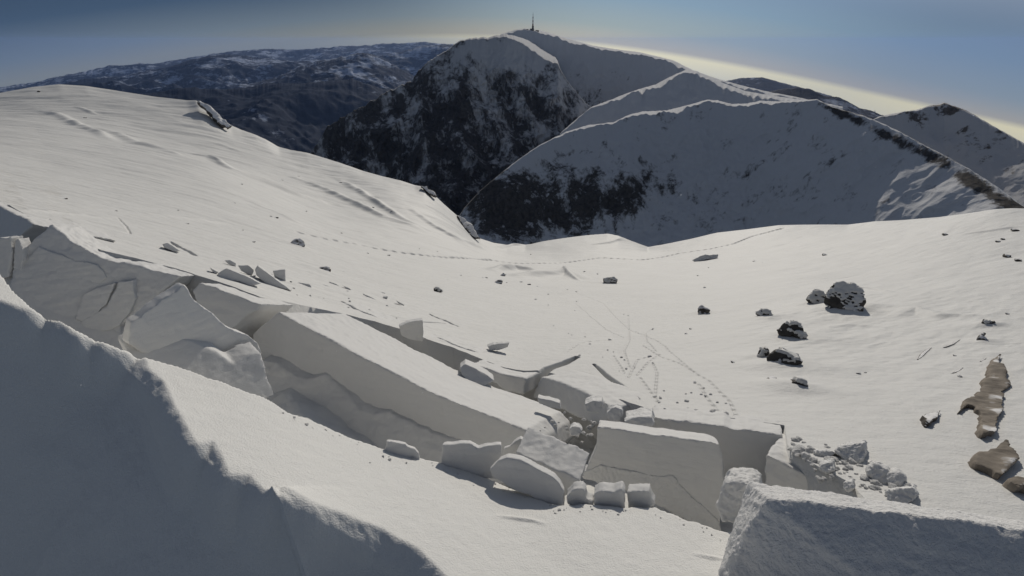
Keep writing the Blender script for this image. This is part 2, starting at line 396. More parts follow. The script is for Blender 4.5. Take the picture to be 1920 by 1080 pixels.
TRACK = [([(850, 484), (920, 488), (980, 496), (1040, 496), (1120, 487), (1200, 488), (1270, 478), (1330, 470), (1375, 460), (1410, 446), (1470, 430)], .30, .34, 1.1),
         ([(560, 436), (610, 448), (680, 461), (740, 472), (800, 481), (850, 484)], .28, .30, 1.1),
         ([(1080, 550), (1110, 560), (1130, 567), (1150, 590), (1178, 617), (1210, 630), (1245, 650), (1285, 685), (1300, 697), (1330, 715), (1370, 755), (1385, 790)], .045, .05, .35),
         ([(1205, 650), (1240, 670), (1270, 680), (1300, 697)], .045, .05, .3), ([(1224, 617), (1210, 625), (1212, 642), (1230, 660)], .045, .05, .4),
         ([(1064, 660), (1085, 645), (1110, 640), (1143, 638)], .045, .05, .4), ([(1178, 708), (1195, 675), (1218, 669)], .045, .05, .35), ([(1194, 704), (1215, 680), (1236, 665)], .045, .05, .35),
         ([(1228, 745), (1232, 700), (1224, 681)], .045, .05, .35), ([(1178, 597), (1180, 640), (1170, 660), (1180, 690)], .045, .05, .4), ([(1080, 568), (1115, 600), (1135, 617), (1168, 633)], .045, .05, .35),
         ([(1150, 668), (1165, 690), (1170, 700)], .045, .05, .35), ([(1200, 708), (1220, 735), (1235, 755)], .045, .05, .35), ([(1310, 720), (1325, 745), (1345, 770)], .045, .05, .35)]
for poly, hw, dp, st in TRACK:
    Pl = hits(poly); d, par, arc = seg_dist(X, Y, Pl, 4 * hw)
    st_ = .35 + .65 * np.clip(np.sin(arc / st * 2 * np.pi) * 1.6, 0, 1)
    Z += dp * np.exp(-((d - hw * .9) / (hw * .6)) ** 2) * .35 * st_ - dp * np.exp(-(d / hw) ** 4) * st_
Z += .008 * fbm(P3 * 3.0, 3) * (1 - sstep(30, 60, R))
# front edge folded down into the fracture
P = np.stack([X, Y, Z], -1)
sk = P[0].copy(); sk[:, 2] -= 3.2
rim_rock = sstep(.035, .0, np.abs(R / RM - .985)) * sstep(-.62, -.60, AZ) * sstep(.02, -.02, AZ)
at = np.concatenate([np.zeros((1, P.shape[1])), 0 * rim_rock])
field = link('snowfield', grid_mesh('snowfield', np.concatenate([sk[None], P]), flip=False), M_FIELD)
tag(field, kind='structure')
FIELD = (az, lt, X, Y, Z)

# fast look-up of the real field height
def field_z(x, y):
    a = math.atan2(x, y); r = math.hypot(x, y)
    i = int(np.clip(np.searchsorted(az, a), 1, len(az) - 1))
    rr = np.hypot(X[:, i], Y[:, i])
    return float(np.interp(r, rr, Z[:, i]))

exec_later = []
# ------------------------------------------------------------------ snow blocks
DEPS = bpy.context.evaluated_depsgraph_get
def plane_of(anc):
    p = [pt(*a) for a in anc]
    n = np.cross(p[1] - p[0], p[2] - p[0]); n /= np.linalg.norm(n)
    return p[0], n
def on_plane(u, v, pl):
    a, f, d = ray(u, v); dr = np.array([a, f, -d]); dr /= np.linalg.norm(dr)
    t = np.dot(pl[0], pl[1]) / np.dot(dr, pl[1])
    return dr * t
def remesh_noise(me, vox, amp, scl, seed, fine=0.0):
    o = bpy.data.objects.new('tmp', me); COL.objects.link(o)
    m = o.modifiers.new('r', 'REMESH'); m.mode = 'VOXEL'; m.voxel_size = vox
    out = bpy.data.meshes.new_from_object(o.evaluated_get(DEPS()))
    bpy.data.objects.remove(o); bpy.data.meshes.remove(me)
    n = len(out.vertices); co = np.empty(n * 3, np.float32); out.vertices.foreach_get('co', co); co = co.reshape(-1, 3)
    no = np.empty(n * 3, np.float32); out.vertex_normals.foreach_get('vector', no); no = no.reshape(-1, 3)
    d = amp * fbm(co * scl + seed * 7.7, 4)
    if fine: d = d + fine * ridged(co * scl * 3.1 + seed, 3)
    d = d + .007 * gnoise(co * [1.6, 1.6, 13.0] + seed) + .006 * gnoise(co * [9.0, 9.0, 4.0] + seed)
    co = co + no * d[:, None]
    out.vertices.foreach_set('co', np.ascontiguousarray(co, np.float32).ravel()); out.update(); out.set_sharp_from_angle(angle=math.radians(38))
    return out
def densify(P, step, amp, rnd):
    out = []
    for k in range(len(P)):
        a, b = np.array(P[k], float), np.array(P[(k + 1) % len(P)], float)
        n = max(1, int(np.linalg.norm(b - a) / step))
        for i in range(n):
            q = a + (b - a) * i / n
            if i: q = q + rnd.normal(size=2) * amp
            out.append(q)
    return out
SEED = [0]
def block(name, label, front, anc, ext, cat='snow block', group=None, vox=.035, amp=.02, scl=3, fine=0, jag=1.2, step=14, mat=None, taper=1.0):
    """front outline in the photograph on a plane through three anchors (x, y, range); ext pushes it back to its real thickness"""
    SEED[0] += 1
    rnd = np.random.RandomState(SEED[0])
    pl = anc if len(anc) == 2 else plane_of(anc)
    pts = [on_plane(q[0], q[1], pl) for q in (densify(front, step, jag, rnd) if jag else front)]
    e = np.array(ext, float)
    c = np.mean(pts, 0)
    bm = bmesh.new()
    a = [bm.verts.new(V(p)) for p in pts]
    b = [bm.verts.new(V(c + (p - c) * taper + e)) for p in pts]
    bm.faces.new(a); bm.faces.new(b[::-1])
    for k in range(len(a)):
        j = (k + 1) % len(a); bm.faces.new((a[j], a[k], b[k], b[j]))
    bmesh.ops.recalc_face_normals(bm, faces=bm.faces)
    bmesh.ops.triangulate(bm, faces=bm.faces)
    me = bpy.data.meshes.new(name); bm.to_mesh(me); bm.free()
    me = remesh_noise(me, vox, amp, scl, SEED[0], fine)
    # origin at the base
    n = len(me.vertices); co = np.empty(n * 3, np.float32); me.vertices.foreach_get('co', co); co = co.reshape(-1, 3)
    org = np.array([co[:, 0].mean(), co[:, 1].mean(), co[:, 2].min()])
    me.vertices.foreach_set('co', np.ascontiguousarray(co - org, np.float32).ravel()); me.update()
    o = link(name, me, mat or M_BLOCK); o.location = V(org)
    if cat: tag(o, label, cat, group)
    return o
def prism(name, label, front, L, cat='snow block', group=None, base=None, tl=None, tr=None, yaw=0.0, lean=(0, -.4), sink=-.012, off=0.0, raise_=0.0, pitch=None, **kw):
    """a slab: its front face lies on a plane given either by two points of its top edge on the snow (tl, tr) or by one base point
    seen square on (turned by yaw); lean tilts that plane, L is the slab's depth away from the front"""
    if tl is not None:
        A = tl if len(tl) == 3 else (*tl, hit(*tl)[1]); B = tr if len(tr) == 3 else (*tr, hit(*tr)[1])
        A = pt(*A); B = pt(*B); A[2] += raise_; B[2] += raise_
        hx = B - A; hx /= np.linalg.norm(hx)
        side = np.array([hx[0], hx[1], 0]); side /= np.linalg.norm(side)
    else:
        low = max(front, key=lambda q: q[1]) if base is None else base
        r = low[2] if len(low) == 3 else hit(*low)[1]
        A = pt(low[0], low[1], r)
        a0 = math.atan2(A[0], A[1]) + yaw
        side = np.array([math.cos(a0), -math.sin(a0), 0]); hx = side
    fwd = np.array([-side[1], side[0], 0])
    dn = side * lean[0] + fwd * lean[1] + np.array([0, 0, -1.0])
    A = A - fwd * off
    anc = [A, A + hx, A + dn]
    mid = A if tl is None else (A + B) / 2
    end = mid + fwd * L
    dz = float(h_xy(end[0], end[1]) - h_xy(mid[0], mid[1])) - sink if pitch is None else pitch * L
    e = fwd * L + np.array([0, 0, dz])
    n = np.cross(anc[1] - anc[0], anc[2] - anc[0]); n /= np.linalg.norm(n)
    return block(name, label, front, (anc[0], n), e, cat, group, **kw)

# --- the tall fractured wall on the left
prism('snow_slab', 'grey shaded wall of snow slab cut off by the left picture edge', [(-70, 356), (0, 386), (30, 402), (62, 420), (35, 446), (0, 470), (-20, 560), (-90, 540)], 1.6, tl=(0, 387), tr=(62, 421), lean=(-.5, -.7), group='broken snow slabs', vox=.05, amp=.015)
prism('snow_slab', 'crumbling shaded slab wall with flaked broken face between two pale clefts, far left', [(95, 420), (122, 440), (150, 461), (190, 484), (250, 496), (295, 507), (340, 518), (282, 565), (225, 612), (230, 740), (60, 700), (0, 580), (15, 540), (40, 475), (66, 444)], .9,
      tl=(150, 461), tr=(340, 518), lean=(-.5, -.8), group='broken snow slabs', vox=.035, amp=.028, scl=1.8, fine=.008)
prism('snow_slab', 'small square shaded slab set back between two pale clefts', [(374, 529), (430, 549), (490, 570), (462, 592), (436, 616), (400, 650), (350, 620), (372, 580), (364, 556), (360, 545)], 1.4,
      tl=(374, 529), tr=(490, 570), lean=(-.5, -.8), group='broken snow slabs', vox=.04, amp=.012)
prism('snow_slab', 'triangular slab leaning in the trench with a sunlit crest on its right', [(345, 534), (352, 541), (362, 560), (380, 574), (402, 590), (424, 612), (446, 622), (466, 629), (484, 644), (491, 662), (486, 682), (478, 720), (420, 740), (330, 700), (240, 645), (246, 604), (295, 570)], .32,
      base=(345, 534, 9.9), yaw=-.25, lean=(-.3, -.15), pitch=-.1, group='broken snow slabs', vox=.03, amp=.012)
prism('snow_slab', 'long slab with a smooth shaded front and broad sunlit top running through the middle', [(522, 585), (560, 605), (640, 648), (730, 695), (820, 740), (900, 771), (985, 805), (1006, 828), (1015, 862), (980, 900), (900, 930), (690, 880), (520, 800), (462, 720), (470, 650), (474, 624)], 2.15,
      tl=(522, 585), tr=(985, 805), lean=(-.35, -.4), sink=-.02, group='broken snow slabs', vox=.04, amp=.018, scl=1.3, jag=.5, step=30)
# --- flakes and fins lying against the left wall
FLK = [([(72, 462), (100, 474), (130, 485), (182, 498), (200, 520), (168, 540), (150, 590), (95, 570), (35, 530), (48, 490)], 9.9, 'pale flat flake of snow leaning on the crumbling left wall', .12, -.3),
       ([(155, 552), (180, 540), (216, 530), (200, 570), (165, 606), (140, 598)], 9.2, 'small pale flake with cracked edge low on the left wall', .10, -.25),
       ([(222, 528), (250, 524), (254, 560), (244, 585), (222, 612), (170, 625), (150, 605), (200, 575)], 9.3, 'grey flake with a bright vertical crack line near the left wall foot', .14, -.2),
       ([(0, 445), (12, 447), (20, 443), (22, 470), (16, 520), (-10, 525), (-15, 470)], 10.6, 'narrow upright fin of snow with a sunlit edge, at the left picture edge', .25, -.1),
       ([(28, 452), (34, 446), (44, 484), (40, 515), (22, 520)], 10.5, 'thin pointed fin of snow beside the leftmost upright fin', .2, -.1)]
for k_, (P, r, lb, L, ly) in enumerate(FLK):
    prism('snow_flake', lb, P, L + .1, cat='snow fragment', tl=(150, 461), tr=(340, 518), off=(.10, .16, .22, .35, .3)[k_], lean=(-.5, (-.62, -.7, -.66, -.4, -.4)[k_]), pitch=-.3, group='flakes in the left trench', vox=.02, amp=.012, scl=4)
prism('powder_drift', 'soft powder ramp along the foot of the leaning triangular slab', [(236, 655), (258, 634), (300, 630), (360, 640), (410, 662), (440, 682), (462, 668), (490, 662), (500, 700), (515, 740), (480, 770), (380, 730), (250, 690)], .4, cat='snow drift',
      base=(345, 534, 9.9), off=-.88, yaw=-.25, lean=(-.3, -1.1), pitch=.3, group='powder drifts in the trench', vox=.03, amp=.012, scl=1.2)
prism('powder_drift', 'soft powder ramp along the foot of the crumbling left wall', [(-40, 500), (0, 502), (60, 528), (100, 556), (160, 592), (215, 618), (235, 650), (230, 700), (150, 670), (60, 610), (-40, 560)], .5, cat='snow drift',
      tl=(150, 461), tr=(340, 518), off=-.72, lean=(-.5, -1.4), pitch=.3, group='powder drifts in the trench', vox=.03, amp=.04, scl=1.3)
# --- broken pieces in the trench below the long slab
TRN = [([(470, 690), (492, 676), (515, 680), (545, 700), (575, 712), (610, 702), (640, 728), (672, 768), (700, 778), (730, 772), (770, 792), (810, 812), (850, 822), (900, 836), (960, 846), (1000, 850), (1000, 900), (850, 920), (690, 890), (560, 830), (480, 770)], 'long powder ramp along the foot of the long slab', .8, -1.5, -.86, .0),
       ([(482, 704), (500, 690), (522, 700), (530, 730), (520, 758), (490, 748)], 'small tilted plate in the shaded left end of the trench', .3, -.9, -.20, .1),
       ([(576, 728), (582, 722), (588, 730), (593, 748), (588, 770), (574, 764)], 'tiny upright fin of snow in the trench with a bright edge', .14, -.3, .18, -.2)]
for k_, (P, lb, L, ly, of_, pi_) in enumerate(TRN):
    prism('powder_drift' if k_ == 0 else 'snow_chunk', lb, P, L, cat='snow drift' if k_ == 0 else 'snow fragment', tl=(522, 585), tr=(985, 805), off=of_, lean=(-.35, ly), pitch=pi_, group='powder drifts in the trench' if k_ == 0 else 'pieces in the trench', vox=.03 if k_ == 0 else .02, amp=.05 if k_ == 0 else .02, scl=1.6)
# --- plates standing on the near lip of the fracture
PLT = [([(725, 828), (740, 829), (760, 833), (763, 838), (778, 842), (785, 850), (788, 868), (770, 866), (745, 862), (722, 848)], (755, 862), 'smallest upright plate on the trench lip, leftmost of the row', .10, .05),
       ([(830, 834), (845, 834), (860, 832), (880, 831), (890, 837), (896, 841), (910, 836), (925, 834), (940, 834), (939, 855), (934, 882), (934, 900), (880, 897), (845, 884), (826, 874)], (880, 893), 'wide upright plate with notched top edge beside the trench', .14, .15),
       ([(944, 842), (968, 826), (976, 822), (984, 826), (978, 840), (962, 852), (950, 868), (940, 868)], (950, 880), 'slim broken shard poking up between wide plate and tilted bar', .12, .1)]
for P, bs, lb, L, yw in PLT:
    r = hit(*bs)[1] + .12
    prism('snow_plate', lb, P, L, cat='snow plate', base=(bs[0], bs[1], r), yaw=yw, lean=(-.1, -.5), pitch=-.4, group='plates along the trench lip', vox=.018, amp=.008, scl=5)
prism('snow_plate', 'big plate with rounded right shoulder leaning beside the tilted bar', [(918, 880), (926, 872), (935, 863), (950, 858), (975, 862), (990, 870), (1010, 880), (1038, 895), (1050, 908), (1057, 922), (1057, 952), (1020, 942), (970, 922), (925, 896)], .16, cat='snow plate',
      base=(1000, 940, hit(1000, 942)[1] + .1), yaw=.15, lean=(-.1, -.55), pitch=-.4, group='plates along the trench lip', vox=.018, amp=.007)
prism('snow_bar', 'long tilted bar of snow with sunlit flat top behind the rounded plate', [(966, 846), (985, 856), (1030, 876), (1072, 893), (1088, 901), (1076, 918), (1055, 934), (1020, 910), (985, 885), (968, 868)], .62, cat='snow bar',
      base=(1055, 925, hit(1055, 940)[1] + .35), yaw=.25, lean=(-.1, -.5), pitch=.05, vox=.02, amp=.008)
for P, bs, lb, L in [([(1062, 932), (1075, 918), (1092, 916), (1097, 922), (1100, 936), (1112, 940), (1112, 956), (1085, 954), (1064, 946)], (1090, 950), 'knobbly white clump of snow right of the rounded plate', .18),
                     ([(1113, 927), (1122, 922), (1132, 921), (1150, 923), (1166, 918), (1171, 926), (1171, 958), (1140, 958), (1114, 950)], (1140, 954), 'low cube of snow under the big block, left of its twin', .22),
                     ([(1176, 923), (1195, 921), (1217, 921), (1221, 936), (1228, 948), (1205, 956), (1178, 956)], (1200, 952), 'low cube of snow under the big block, right of its twin', .2)]:
    prism('snow_chunk', lb, P, L, cat='snow fragment', base=(bs[0], bs[1], hit(*bs)[1] + .12), lean=(0, -.3), pitch=-.15, group='small chunks under the big block', vox=.018, amp=.01, scl=5)
# --- the big blocks on the right
prism('snow_slab', 'big squarish block tipped up at the trench, right of centre', [(1120, 800), (1180, 808), (1260, 818), (1330, 827), (1350, 833), (1354, 850), (1358, 905), (1357, 935), (1350, 960), (1352, 1000), (1300, 985), (1240, 950), (1185, 925), (1140, 905), (1094, 893), (1104, 870), (1117, 840)], .55,
      base=(1120, 800, 7.9), yaw=.06, lean=(-.12, -.42), pitch=-.52, group='broken snow slabs', vox=.03, amp=.012, scl=2.2)
prism('snow_slab', 'ragged lower lip of snow along the bottom of the big squarish block', [(1096, 884), (1125, 872), (1160, 880), (1200, 886), (1240, 893), (1262, 892), (1275, 908), (1290, 925), (1318, 948), (1345, 975), (1354, 1000), (1300, 985), (1240, 950), (1185, 925), (1140, 912), (1092, 897)], .25,
      base=(1120, 800, 7.885), yaw=.06, lean=(-.12, -.42), pitch=-.3, group='broken snow slabs', vox=.018, amp=.015, scl=4, fine=.008)
prism('snow_slab', 'long dark-fronted block standing behind the big squarish one', [(1215, 783), (1260, 787), (1330, 796), (1400, 804), (1469, 815), (1464, 850), (1450, 885), (1452, 960), (1380, 940), (1300, 900), (1222, 850)], .9,
      tl=(1215, 783), tr=(1469, 815), lean=(-.15, -.4), group='broken snow slabs', vox=.04, amp=.012)
prism('snow_slab', 'low stepped slab with patchy shaded front, right of the dark-fronted block', [(1436, 852), (1466, 866), (1490, 880), (1530, 900), (1586, 926), (1592, 950), (1560, 970), (1500, 960), (1430, 945)], 1.3,
      base=(1466, 866, 8.4), yaw=.10, lean=(-.2, -.4), sink=.0, group='broken snow slabs', vox=.03, amp=.02, scl=3)
prism('snow_chunk', 'folded wrinkled lump of snow between the big squarish block and nearest crusty block', [(1352, 918), (1362, 907), (1380, 904), (1402, 907), (1420, 915), (1420, 1000), (1385, 984), (1355, 974), (1345, 950)], .5, cat='snow fragment',
      base=(1375, 980, hit(1375, 985)[1] + .15), lean=(0, -.5), vox=.02, amp=.03, scl=4, fine=.012)
# nearest block, crusty, cut by the picture's corner
def hull_block(name, label, cat, pts, vox, amp, scl, fine, mat, group=None):
    bm = bmesh.new()
    for p in pts: bm.verts.new(V(p))
    r_ = bmesh.ops.convex_hull(bm, input=bm.verts)
    bmesh.ops.delete(bm, geom=[g for g in r_['geom_interior'] if isinstance(g, bmesh.types.BMVert)], context='VERTS')
    bmesh.ops.recalc_face_normals(bm, faces=bm.faces)
    me = bpy.data.meshes.new(name); bm.to_mesh(me); bm.free()
    SEED[0] += 1
    me = remesh_noise(me, vox, amp, scl, SEED[0], fine)
    o = link(name, me, mat); tag(o, label, cat, group); return o
hull_block('crusty_block', 'nearest crusty snow block with dark rough front, bottom right corner', 'snow block',
           [pt(1437, 932, 4.9), pt(1405, 905, 5.5), pt(1350, 1080, 4.5), pt(1290, 1250, 3.9), pt(1444, 1280, 3.95), pt(1600, 957, 5.35), pt(1600, 936, 6.0), pt(1750, 978, 5.8), pt(1760, 962, 6.5), pt(1920, 994, 6.2), pt(2100, 1014, 6.7), pt(2100, 1003, 7.3), pt(2100, 1500, 5.1), pt(1405, 1000, 5.6)],
           .02, .022, 3, .009, M_ROUGHBLOCK)
# --- second line of broken slabs below the long one
for P, tl_, tr_, L, lb in [([(886, 679), (915, 690), (943, 701), (982, 708), (986, 712), (982, 740), (950, 735), (917, 712), (890, 692)], (886, 679), (982, 708), 1.2, 'shaded slab front left of the wedge-shaped crack'),
                           ([(1015, 706), (1035, 711), (1058, 719), (1085, 731), (1107, 740), (1130, 752), (1150, 765), (1148, 800), (1100, 790), (1040, 765), (998, 745)], (1015, 706), (1130, 752), 1.2, 'shaded slab front right of the wedge-shaped crack'),
                           ([(636, 564), (660, 574), (700, 592), (742, 612), (742, 630), (700, 615), (660, 592), (634, 574)], (636, 564), (742, 612), 1.0, 'low slab step far behind the upper end of the long slab'),
                           ([(800, 628), (826, 634), (850, 645), (868, 652), (900, 662), (905, 684), (870, 678), (820, 662), (796, 645)], (800, 628), (868, 652), 1.0, 'shaded hollow-fronted slab right of the upright striped chunk')]:
    prism('snow_slab', lb, P, L, tl=tl_, tr=tr_, lean=(-.2, -.5), group='second line of slabs', vox=.045, amp=.02, scl=2)
MID = [([(748, 612), (768, 604), (792, 600), (794, 622), (792, 640), (765, 636), (752, 628)], .45, 'upright striped chunk of snow behind the long slab', .015, 0),
       ([(862, 690), (872, 682), (890, 690), (912, 702), (927, 713), (905, 726), (880, 716), (866, 704)], .5, 'flat sunlit plate tipped in the gap behind the long slab', .01, -1.9),
       ([(1008, 745), (1030, 750), (1050, 756), (1052, 768), (1030, 764), (1010, 757)], .25, 'small flat slab piece below the right slab front', .015, -.9),
       ([(915, 650), (925, 645), (955, 643), (952, 652), (935, 657), (918, 658)], .3, 'ribbed low lump of snow above the second line of slabs', .03, -.4)]
for P, L, lb, am, ly in MID:
    prism('snow_chunk', lb, P, L, cat='snow fragment', lean=(0, ly), pitch=-.35, group='pieces behind the long slab', vox=.016, amp=am, scl=4)
# --- plates of the far left debris
FAR = [([(408, 514), (416, 508), (425, 503), (448, 512), (472, 522), (490, 532), (468, 536), (440, 526), (416, 528)], .5, 'largest flat plate of the far debris patch, with a lit left edge'),
       ([(478, 506), (483, 498), (500, 510), (516, 523), (548, 546), (520, 538), (490, 526), (480, 516)], .5, 'pointed plate right of the largest plate in the far debris patch'),
       ([(512, 508), (535, 505), (536, 528), (524, 522), (514, 518)], .35, 'dark-fronted square chunk in the far debris patch'),
       ([(420, 488), (432, 487), (443, 494), (442, 500), (428, 495)], .3, 'small plate above the largest plate in the far debris patch'),
       ([(446, 498), (466, 497), (476, 506), (472, 518), (452, 508)], .4, 'grey lump between the two biggest plates of the far debris patch'),
       ([(546, 534), (562, 530), (582, 533), (585, 541), (565, 539), (550, 538)], .35, 'low plate with an overhanging right end below the dark rubble stone'),
       ([(600, 532), (615, 536), (630, 542), (612, 541), (600, 540)], .3, 'slim wedge plate in the line of far debris'),
       ([(617, 528), (630, 532), (640, 538), (622, 534)], .3, 'thin plate sliver below the rubble stone in the far debris line'),
       ([(641, 534), (655, 540), (660, 545), (648, 541)], .25, 'short plate sliver right of the thin plate sliver'),
       ([(680, 550), (694, 556), (710, 564), (696, 561), (681, 553)], .25, 'long thin plate sliver above the low slab step'),
       ([(715, 548), (722, 549), (723, 552), (716, 551)], .2, 'tiny grey plate piece above the dark edged plate'),
       ([(718, 556), (727, 556), (726, 561), (718, 560)], .2, 'tiny white plate piece left of the dark edged plate'),
       ([(742, 563), (750, 567), (758, 571), (758, 574), (748, 570)], .2, 'dark edged small plate, rightmost of the far debris line'),
       ([(304, 458), (315, 455), (338, 470), (326, 472), (308, 464)], .4, 'lone thin grey plate high on the left slope'),
       ([(524, 516), (548, 512), (560, 514), (575, 517), (583, 520), (560, 519), (535, 519)], .35, 'long flat plate right of the dark-fronted square chunk'),
       ([(393, 500), (400, 504), (410, 510), (404, 514), (396, 506)], .3, 'small wedge left of the largest far debris plate')]
for P, L, lb in FAR:
    prism('snow_plate', lb, P, L, cat='snow plate', lean=(0, -.5), pitch=-.33, group='far debris plates', vox=.03, amp=.012, scl=3)
# --- debris heap on the right
RGT = [([(1566, 846), (1580, 835), (1600, 832), (1620, 830), (1623, 842), (1621, 858), (1610, 868), (1588, 866), (1580, 858)], .8, 'biggest angular chunk of the right debris heap, dark below'),
       ([(1528, 848), (1560, 846), (1568, 850), (1555, 858), (1540, 854)], .5, 'pale plate left of the biggest angular chunk'),
       ([(1540, 870), (1560, 866), (1565, 880), (1550, 888), (1536, 880)], .5, 'crumbly lump in the middle of the right debris heap'),
       ([(1626, 880), (1640, 872), (1660, 880), (1672, 890), (1660, 908), (1640, 900), (1628, 892)], .7, 'rounded lump with dimpled top in the right debris heap'),
       ([(1660, 888), (1680, 884), (1694, 894), (1690, 910), (1668, 912)], .6, 'knobbly white lump right of the dimpled lump'),
       ([(1662, 922), (1685, 917), (1710, 915), (1722, 928), (1700, 945), (1680, 944), (1664, 936)], .6, 'lowest shaded chunk at the right end of the debris heap'),
       ([(1625, 866), (1634, 864), (1634, 872), (1626, 872)], .3, 'tiny cube beside the biggest angular chunk'),
       ([(1583, 905), (1596, 902), (1600, 914), (1588, 918)], .35, 'small grey knob at the end of the low stepped slab'),
       ([(1630, 868), (1648, 868), (1652, 876), (1634, 878)], .4, 'flat white cap above the dimpled lump')]
for P, L, lb in RGT:
    prism('snow_chunk', lb, P, L, cat='snow fragment', lean=(0, -1.6), pitch=-.62, group='right debris heap', vox=.016, amp=.035, scl=3.0, fine=.014, mat=M_DEBRIS)
# --- round chunk and lumps in the middle
for P, L, lb in [([(1138, 775), (1145, 767), (1155, 763), (1165, 768), (1168, 780), (1160, 790), (1148, 792), (1138, 785)], .3, 'round striped snowball chunk behind the long slab'),
                 ([(1096, 758), (1110, 752), (1128, 752), (1132, 765), (1120, 775), (1100, 772)], .4, 'pale lump of crumbs under the right slab front'),
                 ([(1068, 806), (1075, 800), (1085, 800), (1092, 808), (1086, 818), (1070, 816)], .25, 'grey knob on the right end of the long slab'),
                 ([(1170, 790), (1200, 782), (1222, 782), (1226, 800), (1200, 806), (1175, 802)], .6, 'smooth white drift lump left of the dark-fronted block')]:
    prism('snow_chunk', lb, P, L, cat='snow fragment', lean=(0, -1.0), pitch=-.35, group='pieces behind the big block', vox=.018, amp=.02, scl=5, mat=M_DEBRIS)

# --- boulders and outcrops
def outcrop(name, label, P, up, down, mat, cat, group=None, vox=.032, amp=.055, scl=.8, fine=.012, jag=2.2, step=6):
    """bare rock lying in the slope: its outline follows the snow surface, standing 'up' above it and rooted 'down' below"""
    SEED[0] += 1; rnd = np.random.RandomState(SEED[0])
    pts = []
    for q in (densify(P, step, jag, rnd) if jag else P):
        p, r = hit(*q); k = (r - up * 1.6) / r; pts.append(p * k)
    bm = bmesh.new(); c = np.mean(pts, 0)
    a = [bm.verts.new(V(p)) for p in pts]; b = [bm.verts.new(V(c + (p - c) * 1.05 + np.array([0, .1, -down]))) for p in pts]
    bm.faces.new(a); bm.faces.new(b[::-1])
    for k in range(len(a)):
        j = (k + 1) % len(a); bm.faces.new((a[j], a[k], b[k], b[j]))
    bmesh.ops.recalc_face_normals(bm, faces=bm.faces); bmesh.ops.triangulate(bm, faces=bm.faces)
    me = bpy.data.meshes.new(name); bm.to_mesh(me); bm.free()
    me = remesh_noise(me, vox, amp, scl, SEED[0], fine)
    n = len(me.vertices); co = np.empty(n * 3, np.float32); me.vertices.foreach_get('co', co); co = co.reshape(-1, 3)
    me.vertices.foreach_set('co', np.ascontiguousarray(co - c, np.float32).ravel()); me.update()
    o = link(name, me, mat); o.location = V(c); return tag(o, label, cat, group)
M_BOULDER = rock_mat('boulder_rock', (.028, .026, .025), (.13, .118, .105), -.12, .9)
def snow_cap(o, keep=.60, thick=.07):
    """the snow plastered on a boulder: a skin of real thickness over its flatter faces"""
    bm = bmesh.new(); bm.from_mesh(o.data); bm.normal_update()
    ce = np.array([f.calc_center_median()[:] for f in bm.faces]); nz = np.array([f.normal.z for f in bm.faces])
    sc = .9
    m = nz + .34 * fbm(ce * sc + SEED[0] * 3.1, 3) > keep
    bmesh.ops.delete(bm, geom=[f for f, k in zip(list(bm.faces), m) if not k], context='FACES')
    bm.normal_update()
    edge = {v for v in bm.verts if v.is_boundary}
    mv = [(v, v.normal.copy() * (-.03 if v in edge else thick)) for v in bm.verts]
    for v, d in mv: v.co += d
    me = bpy.data.meshes.new('snow_cap'); bm.to_mesh(me); bm.free()
    if len(me.polygons): link('snow_cap', me, M_FIELD, o)
def rock(name, label, P, L, mat=None, cat='boulder', group='snow dusted boulders', **kw):
    L *= .7; d = dict(lean=(0, -1.25), pitch=-.42, vox=.05, amp=.10, scl=1.0, fine=.012, taper=.7, jag=1.6, step=9); d.update(kw)
    o = prism(name, label, P, L, cat=cat, group=group, mat=mat or M_BOULDER, **d)
    if mat is None: snow_cap(o)
    return o
rock('boulder', 'largest snow dusted boulder, rounded and dark underneath', [(1543, 568), (1548, 548), (1562, 534), (1580, 529), (1600, 531), (1614, 545), (1621, 565), (1618, 585), (1605, 590), (1590, 584), (1576, 580), (1556, 580)], 2.0)
rock('boulder', 'smaller boulder leaning on the left of the largest one', [(1512, 562), (1520, 550), (1528, 543), (1542, 549), (1552, 560), (1553, 576), (1536, 576), (1520, 570)], 1.4)
rock('boulder', 'small dark boulder above the tent-shaped one', [(1415, 588), (1424, 584), (1436, 582), (1446, 586), (1450, 596), (1440, 599), (1426, 596)], .9)
rock('boulder', 'tent-shaped snowy boulder with two faces', [(1458, 620), (1470, 610), (1488, 601), (1500, 608), (1508, 624), (1510, 636), (1500, 638), (1488, 626), (1474, 630), (1464, 628)], 1.1)
rock('boulder', 'wide dark boulder with a snow apron below the tent-shaped one', [(1434, 680), (1438, 668), (1450, 660), (1468, 662), (1482, 668), (1506, 678), (1495, 684), (1478, 684), (1468, 692), (1450, 688)], 1.1)
rock('boulder', 'grey rounded boulder just left of the wide dark one', [(1417, 668), (1424, 658), (1438, 654), (1440, 662), (1430, 674), (1420, 676)], .6)
rock('boulder', 'hook-shaped low rock below the wide dark boulder', [(1434, 716), (1442, 709), (1462, 707), (1452, 712), (1458, 720), (1446, 722)], .6, mat=M_ROCK)
rock('boulder', 'low rock with a thin dark rim, lowest of the boulder line', [(1470, 726), (1480, 717), (1492, 714), (1514, 722), (1515, 731), (1500, 728), (1482, 733), (1472, 732)], .7)
rock('boulder', 'split dark stone alone in the middle of the snow bowl', [(1306, 586), (1309, 576), (1316, 572), (1322, 578), (1331, 582), (1324, 588), (1312, 590)], .8, mat=M_ROCK)
rock('boulder', 'low wide grey boulder below the footprint trail', [(1131, 524), (1138, 521), (1152, 520), (1158, 524), (1156, 530), (1140, 531), (1132, 529)], 1.2)
rock('boulder', 'dark craggy boulder at the left of the bowl', [(543, 458), (552, 449), (564, 447), (571, 454), (572, 462), (562, 464), (550, 461)], 1.2, mat=M_ROCK)
rock('boulder', 'flat rubble stone above the far debris plates', [(594, 505), (602, 500), (612, 500), (620, 505), (618, 511), (606, 511)], .8, mat=M_ROCK)
